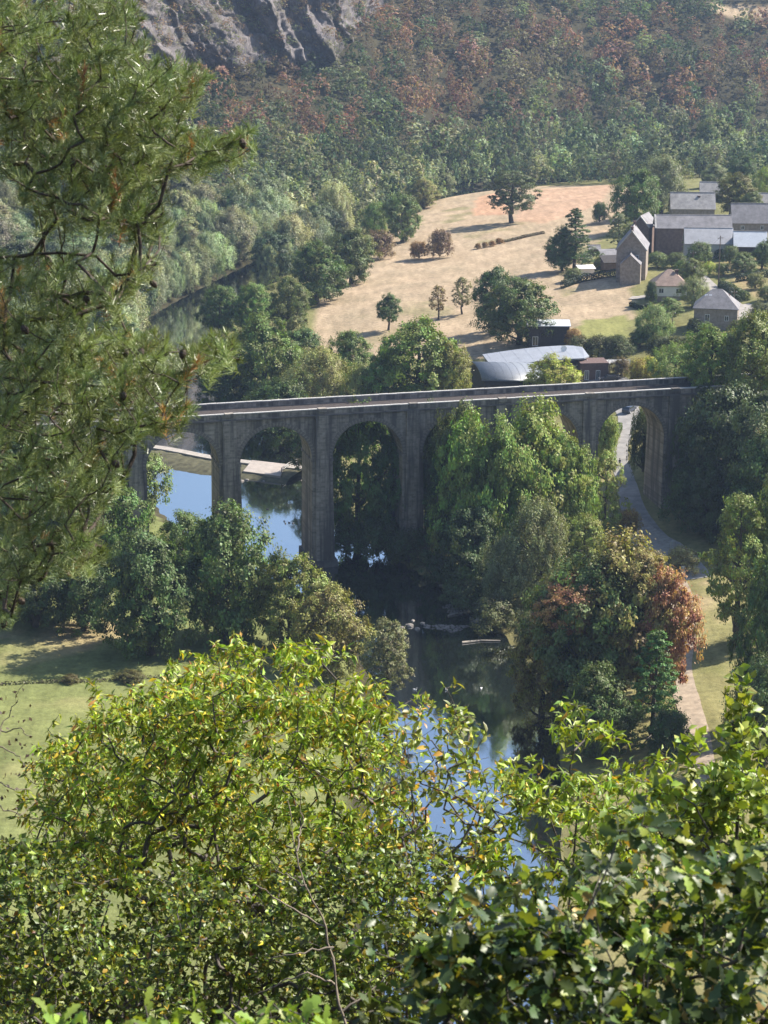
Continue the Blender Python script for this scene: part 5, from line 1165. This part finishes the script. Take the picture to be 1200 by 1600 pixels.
def gpoint(px, dist):
    d = at(px, 1600, dist); return np.array([d[0], d[1], float(ground(d[0], d[1])) - 0.3])
def dome(poly, n, rng, d0, d1, top_far=0.0):
    if n > 300:                                  # boughs: sprays gathered in leaning tiers, with gaps between
        nc = max(12, n // 11); ce = in_px(poly, nc, rng); cd = rng.rand(nc) ** 1.2; ci = rng.randint(0, nc, n); pxm = FPX / d0; a_ = rng.randn(n)
        sl = rng.uniform(-0.5, 0.5, nc)[ci]; q = ce[ci] + np.c_[a_ * 0.17 * pxm, a_ * sl * 0.14 * pxm + rng.randn(n) * 0.055 * pxm] + rng.randn(n, 2) * 3
        r_ = np.clip(cd[ci] + rng.randn(n) * 0.05, -0.05, 1.05)
    else: q = in_px(poly, n, rng) + rng.randn(n, 2) * 14; r_ = rng.rand(n) ** 1.3
    dist = d0 + (d1 - d0) * r_
    return np.array([at(a, b_, dd) for (a, b_), dd in zip(q, dist)])
CH = blade(0.34, 0.2, 0.35, (0, 0.42, 1.0), (0.15, 1.0, 0.0)); HZ = blade(0.78, 0.14, 0.2, (0, 0.45, 1.0), (0.25, 1.0, 0.1)); OK = oak_blade(); SL = blade(0.45, 0.15, 0.2)

# 1. the sweet chestnut that fills the lower left
rng = np.random.RandomState(21)
YG = [((0.13, 0.19, 0.028), 0.36), ((0.18, 0.23, 0.035), 0.28), ((0.08, 0.13, 0.025), 0.24), ((0.30, 0.24, 0.035), 0.09), ((0.20, 0.11, 0.04), 0.03)]
poly = [(70, 1190), (130, 1120), (210, 1075), (255, 1040), (300, 1008), (345, 1000), (380, 1015), (420, 1003), (470, 1018), (510, 1006), (545, 1035), (585, 1070), (605, 1110), (612, 1180), (628, 1250), (610, 1330), (560, 1400), (420, 1420), (250, 1400), (90, 1380), (20, 1330), (40, 1250)]
tips = dome(poly, 3600, rng, 20.5, 27)
g = gpoint(330, 24)
sk = [g] + [at(330, 2600 - 300 * k, 24 - 0.2 * k) for k in range(0, 3)] + [at(325, 1700, 23.4), at(320, 1520, 23.2), at(345, 1380, 23), at(330, 1260, 23), at(370, 1150, 23.2)]
plant('chestnut_tree', 'large yellow green chestnut tree with drooping leaves above the meadow', 'tree', g, sk, tips, rng, CH, 10, 0.105, 1.0, None, YG, droop=1.0, stem_r=0.0026, twig_back=0.16, upb=0.15)
# 2. hazel thicket below it
rng = np.random.RandomState(22)
HG = [((0.07, 0.105, 0.028), 0.42), ((0.052, 0.08, 0.024), 0.30), ((0.14, 0.18, 0.035), 0.24), ((0.26, 0.2, 0.03), 0.03), ((0.16, 0.09, 0.035), 0.01)]
poly = [(-30, 1345), (40, 1310), (120, 1350), (260, 1370), (420, 1380), (560, 1330), (640, 1300), (680, 1420), (660, 1610), (-30, 1610)]
tips = np.concatenate([dome(poly, 3300, rng, 17.5, 22.5), dome([(-20, 1340), (120, 1360), (260, 1420), (260, 1600), (-20, 1600)], 700, rng, 20, 24)]); g = gpoint(260, 19.5)
sk = [g, at(262, 2500, 19.6), at(255, 2100, 19.5), at(265, 1800, 19.4), at(240, 1620, 19.3), at(250, 1500, 19.3)]
plant('hazel_thicket', 'dense hazel thicket with small glinting leaves under the chestnut', 'shrub', g, sk, tips, rng, HZ, 9, 0.06, 1.0, None, HG, droop=0.6, stem_r=0.0022, twig_back=0.2, upb=0.35, single=300)
# 3. chestnut sapling before the dark bank
rng = np.random.RandomState(23)
poly = [(745, 1250), (770, 1190), (820, 1150), (850, 1160), (868, 1110), (905, 1095), (925, 1110), (945, 1140), (1000, 1150), (1035, 1180), (1045, 1250), (1030, 1330), (980, 1420), (900, 1500), (780, 1500), (720, 1400), (730, 1320)]
tips = np.concatenate([dome(poly, 620, rng, 19.5, 22.5), dome([(870, 1130), (880, 1100), (912, 1080), (925, 1130)], 10, rng, 20, 21)]); g = gpoint(880, 21.5)
sk = [g, at(880, 2400, 21.5), at(875, 2000, 21.3), at(890, 1700, 21.2), at(880, 1500, 21), at(895, 1360, 21), at(905, 1230, 21)]
plant('chestnut_sapling', 'young chestnut with bright drooping leaves before the dark riverbank', 'tree', g, sk, tips, rng, CH, 7, 0.125, 0.95, None, [((0.13, 0.19, 0.03), 0.4), ((0.18, 0.235, 0.04), 0.3), ((0.08, 0.13, 0.028), 0.25), ((0.3, 0.2, 0.05), 0.05)], droop=1.0, stem_r=0.0022, cap=0.035, twig_back=0.2, upb=0.2, single=250)
# 4. thin tree over the water
rng = np.random.RandomState(24)
tips = np.concatenate([dome([(600, 1110), (660, 1095), (735, 1100), (765, 1220), (770, 1330), (735, 1420), (620, 1420), (605, 1300)], 290, rng, 19, 21.5), dome([(690, 1105), (725, 1090), (735, 1130), (700, 1140)], 9, rng, 20, 20.5), dome([(600, 1400), (760, 1390), (770, 1600), (600, 1600)], 430, rng, 18.5, 21)])
g = gpoint(650, 20.5); sk = [g, at(655, 2400, 20.4), at(650, 2000, 20.3), at(645, 1700, 20.2), at(652, 1560, 20.1), at(655, 1430, 20), at(648, 1300, 20), at(640, 1200, 20), at(632, 1120, 20)]
plant('thin_birch', 'thin sparse leaved young tree against the blue water', 'tree', g, sk, tips, rng, SL, 5, 0.10, 0.8, None, [((0.12, 0.16, 0.035), 0.45), ((0.09, 0.13, 0.035), 0.3), ((0.2, 0.21, 0.05), 0.17), ((0.3, 0.18, 0.05), 0.08)], droop=0.7, stem_r=0.0024, twig_back=0.3, upb=0.2, single=150, cap=0.04)
# 5. leafy shoots at the right edge
rng = np.random.RandomState(25)
tips = np.concatenate([dome([(1060, 1200), (1100, 1160), (1150, 1130), (1215, 1150), (1215, 1330), (1040, 1330)], 330, rng, 15, 17), dome([(1140, 1175), (1150, 1050), (1168, 1035), (1180, 1180)], 45, rng, 15.4, 15.9)])
g = gpoint(1150, 16); sk = [g, at(1150, 2500, 16), at(1150, 2000, 16), at(1152, 1600, 15.8), at(1150, 1350, 15.7), at(1155, 1200, 15.7), at(1160, 1070, 15.6)]
plant('hazel_shoots', 'upright sunlit hazel shoots before the grassy path', 'shrub', g, sk, tips, rng, HZ, 5, 0.09, 0.85, None, [((0.13, 0.18, 0.035), 0.5), ((0.085, 0.13, 0.03), 0.35), ((0.2, 0.24, 0.06), 0.15)], droop=0.5, stem_r=0.0022, cap=0.03, twig_back=0.22, upb=0.3, single=150)
# 6. the oak closest by
rng = np.random.RandomState(26)
OG = [((0.028, 0.048, 0.02), 0.46), ((0.042, 0.068, 0.022), 0.34), ((0.12, 0.16, 0.028), 0.17), ((0.16, 0.12, 0.03), 0.03)]
poly = [(660, 1540), (700, 1480), (740, 1410), (800, 1375), (850, 1380), (900, 1420), (930, 1350), (950, 1290), (1000, 1258), (1030, 1290), (1060, 1340), (1110, 1310), (1150, 1330), (1215, 1290), (1225, 1640), (660, 1640)]
tips = dome(poly, 640, rng, 7.2, 9.6); tips = np.concatenate([tips, dome([(960, 1300), (985, 1250), (1020, 1262), (1020, 1300)], 5, rng, 7, 7.4)]); g = gpoint(1000, 8.2); sk = [g, at(1000, 2600, 8.2), at(1005, 2200, 8.1), at(1010, 1900, 8), at(1000, 1700, 7.9), at(1010, 1560, 7.9), at(1020, 1450, 7.9)]
plant('oak_shrub', 'dark green oak with large lobed leaves close to the viewpoint', 'shrub', g, sk, tips, rng, OK, 9, 0.08, 0.95, None, OG, droop=0.6, stem_r=0.0018, cap=0.03, twig_back=0.14, upb=0.25, single=300)
rng = np.random.RandomState(27)
poly = [(40, 1600), (110, 1575), (140, 1592), (220, 1582), (300, 1597), (330, 1585), (400, 1600), (450, 1572), (490, 1582), (510, 1610), (510, 1680), (30, 1680)]
tips = dome(poly, 120, rng, 7.2, 8.2); g = gpoint(270, 7.9); sk = [g, at(270, 2500, 7.9), at(275, 2100, 7.8), at(270, 1850, 7.7), at(272, 1720, 7.7)]
plant('oak_seedling', 'bright green oak sprays rising at the bottom edge of the thicket', 'shrub', g, sk, tips, rng, OK, 7, 0.075, 0.9, None, [((0.09, 0.15, 0.03), 0.6), ((0.14, 0.20, 0.04), 0.4)], droop=0.4, stem_r=0.003, twig_back=0.14, upb=0.5, single=200)
# 7. bare twigs
def bare(name, label, lines, dist, r0, seed):
    rg = np.random.RandomState(seed); Vs, Fs, nV = [], [], 0; base = gpoint(lines[0][0][0], dist)
    ln = [[(lines[0][0][0], 2600), (lines[0][0][0] + 5, 2000)] + list(lines[0])] + [list(l) for l in lines[1:]]
    for li, l in enumerate(ln):
        Pp = np.array([at(a, b_, dist + 0.1 * math.sin(i * 2.1 + li)) for i, (a, b_) in enumerate(l)])
        if li == 0: Pp = np.concatenate([[base], Pp])
        k = np.linspace(0, len(Pp) - 1, len(Pp) * 4); Pp = np.stack([np.interp(k, np.arange(len(Pp)), Pp[:, c]) for c in range(3)], 1) + rg.randn(len(k), 3) * 0.008
        V, F, tip = tube_np(Pp, np.linspace(r0 if li == 0 else r0 * 0.5, r0 * 0.18, len(Pp)), 5); Vs.append(V - base); Fs.append(F + nV); nV += len(V)
    rt = empty(name, base, 0, label, 'branch'); o = link('branches', np_mesh('branches', np.concatenate(Vs), np.concatenate(Fs)), rt, MAT['twig_pale'])
    return rt, base
plain('twig_pale', (0.22, 0.18, 0.14), 0.85, 0.35, 20)
bare('bare_sapling', 'leafless pale forked sapling standing in the thicket', [[(548, 1640), (530, 1560), (508, 1450), (480, 1390), (462, 1330), (450, 1250)], [(508, 1450), (440, 1410), (400, 1380)], [(525, 1540), (480, 1520), (440, 1535), (400, 1555)], [(520, 1480), (460, 1490), (410, 1500)], [(480, 1390), (455, 1370), (430, 1360)], [(535, 1580), (600, 1530), (640, 1500)], [(462, 1330), (470, 1290), (468, 1240)]], 17.0, 0.019, 4)
rt, base = bare('bare_twigs', 'dark bare twigs with dry buds at the meadow edge', [[(-30, 1230), (-10, 1160), (15, 1110), (36, 1072)], [(-10, 1160), (25, 1180), (45, 1200)], [(0, 1140), (30, 1140), (48, 1150)], [(-20, 1210), (20, 1235), (50, 1230)], [(-20, 1250), (30, 1275), (60, 1250)]], 15.0, 0.012, 5)
rg = np.random.RandomState(9); pts = np.array([at(*p, 15 + rg.uniform(-0.1, 0.1)) for p in in_px([(-10, 1090), (40, 1070), (62, 1150), (62, 1260), (0, 1270)], 70, rg)]); nr = unit(rg.randn(70, 3)); V, F = leaf_quads(rg, pts, nr, 0.035); o = link('dry_leaves', np_mesh('dry_leaves', V - base, F, tint=np.repeat(rg.rand(70), 4)), rt, MAT['leaf_front']); o.color = (0.06, 0.035, 0.025, 1); o['kind'] = 'stuff'

# 8. the pine whose boughs hang in from the side
rng = np.random.RandomState(31); D = 12.5
g = np.array([at(-330, 900, D)[0], at(-330, 900, D)[1], 0.0]); g[2] = float(ground(g[0], g[1])) - 0.3
trunk = [g] + [np.array([g[0] + 0.05 * math.sin(z), g[1], z]) for z in np.linspace(g[2] + 2, CAMZ + 4.5, 12)]
skel = [(trunk[0], -1)] + [(p, i) for i, p in enumerate(trunk[1:])]
def limb(px_pts):
    d0 = D + rng.uniform(-0.6, 0.6); start = np.array([g[0], g[1], at(px_pts[0][0], px_pts[0][1], d0)[2] - 0.5]); j = int(np.argmin([np.linalg.norm(np.array(p) - start) for p, _ in skel[:13]])); p = j
    for i, (a, b_) in enumerate(px_pts):
        q = at(a, b_, d0 + rng.uniform(-0.15, 0.15)); skel.append((q, p)); p = len(skel) - 1
limb([(-150, 330), (-40, 260), (40, 255), (70, 290), (110, 330), (170, 350), (230, 335)])
limb([(-150, 150), (-20, 120), (100, 130), (200, 140), (280, 120)])
limb([(-120, 60), (20, 40), (120, 30), (180, 15)])
limb([(-120, 230), (60, 215), (180, 225), (290, 235), (370, 222)])
limb([(-120, 420), (20, 400), (90, 395), (150, 400), (180, 430), (205, 455)])
limb([(-120, 480), (30, 500), (110, 495), (180, 470)])
limb([(-140, 600), (0, 590), (100, 600), (180, 605), (240, 600), (300, 575), (360, 548)])
limb([(-140, 640), (20, 640), (120, 650), (200, 640), (290, 655)])
limb([(-140, 790), (0, 778), (70, 782), (110, 775), (150, 790)])
limb([(-140, 880), (0, 860), (80, 850), (150, 850)])
limb([(-140, 940), (-40, 930), (10, 925)])
limb([(-140, 720), (20, 715), (110, 720), (170, 745)])
EL_ = [(60, 60, 110, 90, 190), (170, 60, 60, 80, 130), (60, 190, 110, 90, 190), (180, 150, 90, 70, 200), (270, 130, 60, 40, 90), (240, 225, 90, 45, 120), (340, 225, 55, 28, 55), (385, 208, 18, 15, 8), (120, 290, 90, 60, 110), (200, 300, 60, 45, 70), (230, 345, 40, 25, 26), (30, 440, 60, 60, 60), (130, 440, 80, 50, 90), (220, 420, 26, 26, 18), (60, 540, 90, 60, 110),
       (160, 560, 90, 55, 140), (240, 560, 70, 50, 80), (340, 545, 45, 26, 40), (60, 640, 90, 50, 110), (180, 640, 80, 45, 80), (270, 640, 40, 28, 22), (60, 740, 90, 50, 110), (150, 740, 50, 50, 60), (60, 840, 80, 50, 90), (130, 850, 40, 45, 50), (10, 930, 22, 40, 22), (40, 870, 40, 50, 30), (10, 20, 60, 50, 60)]
tips = []
for cx_, cy_, rx, ry, nn in EL_:
    a = rng.rand(nn) * 6.283; r_ = np.sqrt(rng.rand(nn))
    for k in range(nn): tips.append(at(cx_ + rx * r_[k] * math.cos(a[k]), cy_ + ry * r_[k] * math.sin(a[k]), D + rng.uniform(-1.3, 1.5)))
tips = np.array(tips)
nodes, par, rad, td = grow(tips, skel, 0.0020, expo=2.7, sag=0.25, rng=rng)
rt = empty('pine_tree', g, 0, 'tall pine with long needled boughs hanging before the valley', 'tree')
nsk = 13; V, F = wood(nodes, par, rad, 5, cap=0.02); link('branches', np_mesh('branches', V - g, F), rt, MAT['bark_pine'])
mb = MB(); mb.tube([p - g for p in trunk], np.linspace(0.26, 0.1, len(trunk)), 10); mb.build('trunk', MAT['bark_pine'], rt, smooth=True)
nd = 78; n = len(tips) * nd; ti = np.repeat(np.arange(len(tips)), nd)
tdir = unit(td * 0.6 + np.array([0.25, 0, 0.35]) + rng.randn(len(tips), 3) * 0.3)[ti]
bk = rng.rand(n, 1) ** 1.2 * 0.17; P = tips[ti] - tdir * bk
perp = unit(np.cross(tdir, rng.randn(n, 3))); ang = np.radians(22 + 38 * (bk[:, 0] / 0.17) + rng.randn(n) * 8)[:, None]
nd_ = unit(tdir * np.cos(ang) + perp * np.sin(ang)); nd_[:, 2] -= 0.08; L = 0.062 * (0.75 + 0.5 * rng.rand(n, 1)); side = unit(np.cross(nd_, rng.randn(n, 3))) * 0.0021
V = np.stack([P - side, P + side, P + nd_ * L + side * 0.35, P + nd_ * L - side * 0.35], 1).reshape(-1, 3) - g
tone = rng.rand(len(tips)); base_c = np.where((tone < 0.028)[:, None], np.array([[0.42, 0.22, 0.09]]), np.where((tone < 0.5)[:, None], np.array([[0.26, 0.30, 0.12]]), np.array([[0.165, 0.205, 0.08]])))
cc = np.repeat(base_c[ti], 4, 0); tint = np.repeat(np.clip(0.25 + 0.5 * rng.rand(len(tips))[ti] + 0.3 * (rng.rand(n) - 0.5), 0, 1), 4)
leafmat('needle_mass', use_attr=True, transl=0.2, rough=0.35, spec=0.6, lo=0.5, hi=1.6, hue=0.03)
o = link('needles', np_mesh('needles', V, np.arange(n * 4).reshape(-1, 4), tint=tint, col=cc), rt, MAT['needle_mass']); o['kind'] = 'stuff'
# cones
cmesh = None
for k in rng.permutation(len(tips))[:42]:
    if cmesh is None:
        q = MB(); q.tube([(0, 0, 0), (0, 0, -0.012), (0, 0, -0.03), (0, 0, -0.05), (0, 0, -0.06)], [0.006, 0.018, 0.022, 0.013, 0.004], 8); o = q.build('cone', MAT['bark_pine'], rt); cmesh = o.data
    else: o = link('cone', cmesh, rt)
    o.location = tips[k] - g + np.array([0, 0, -0.02]); o.rotation_euler = (rng.uniform(-0.6, 0.6), rng.uniform(-0.6, 0.6), 0)
print('PINE', len(tips), n)
pass
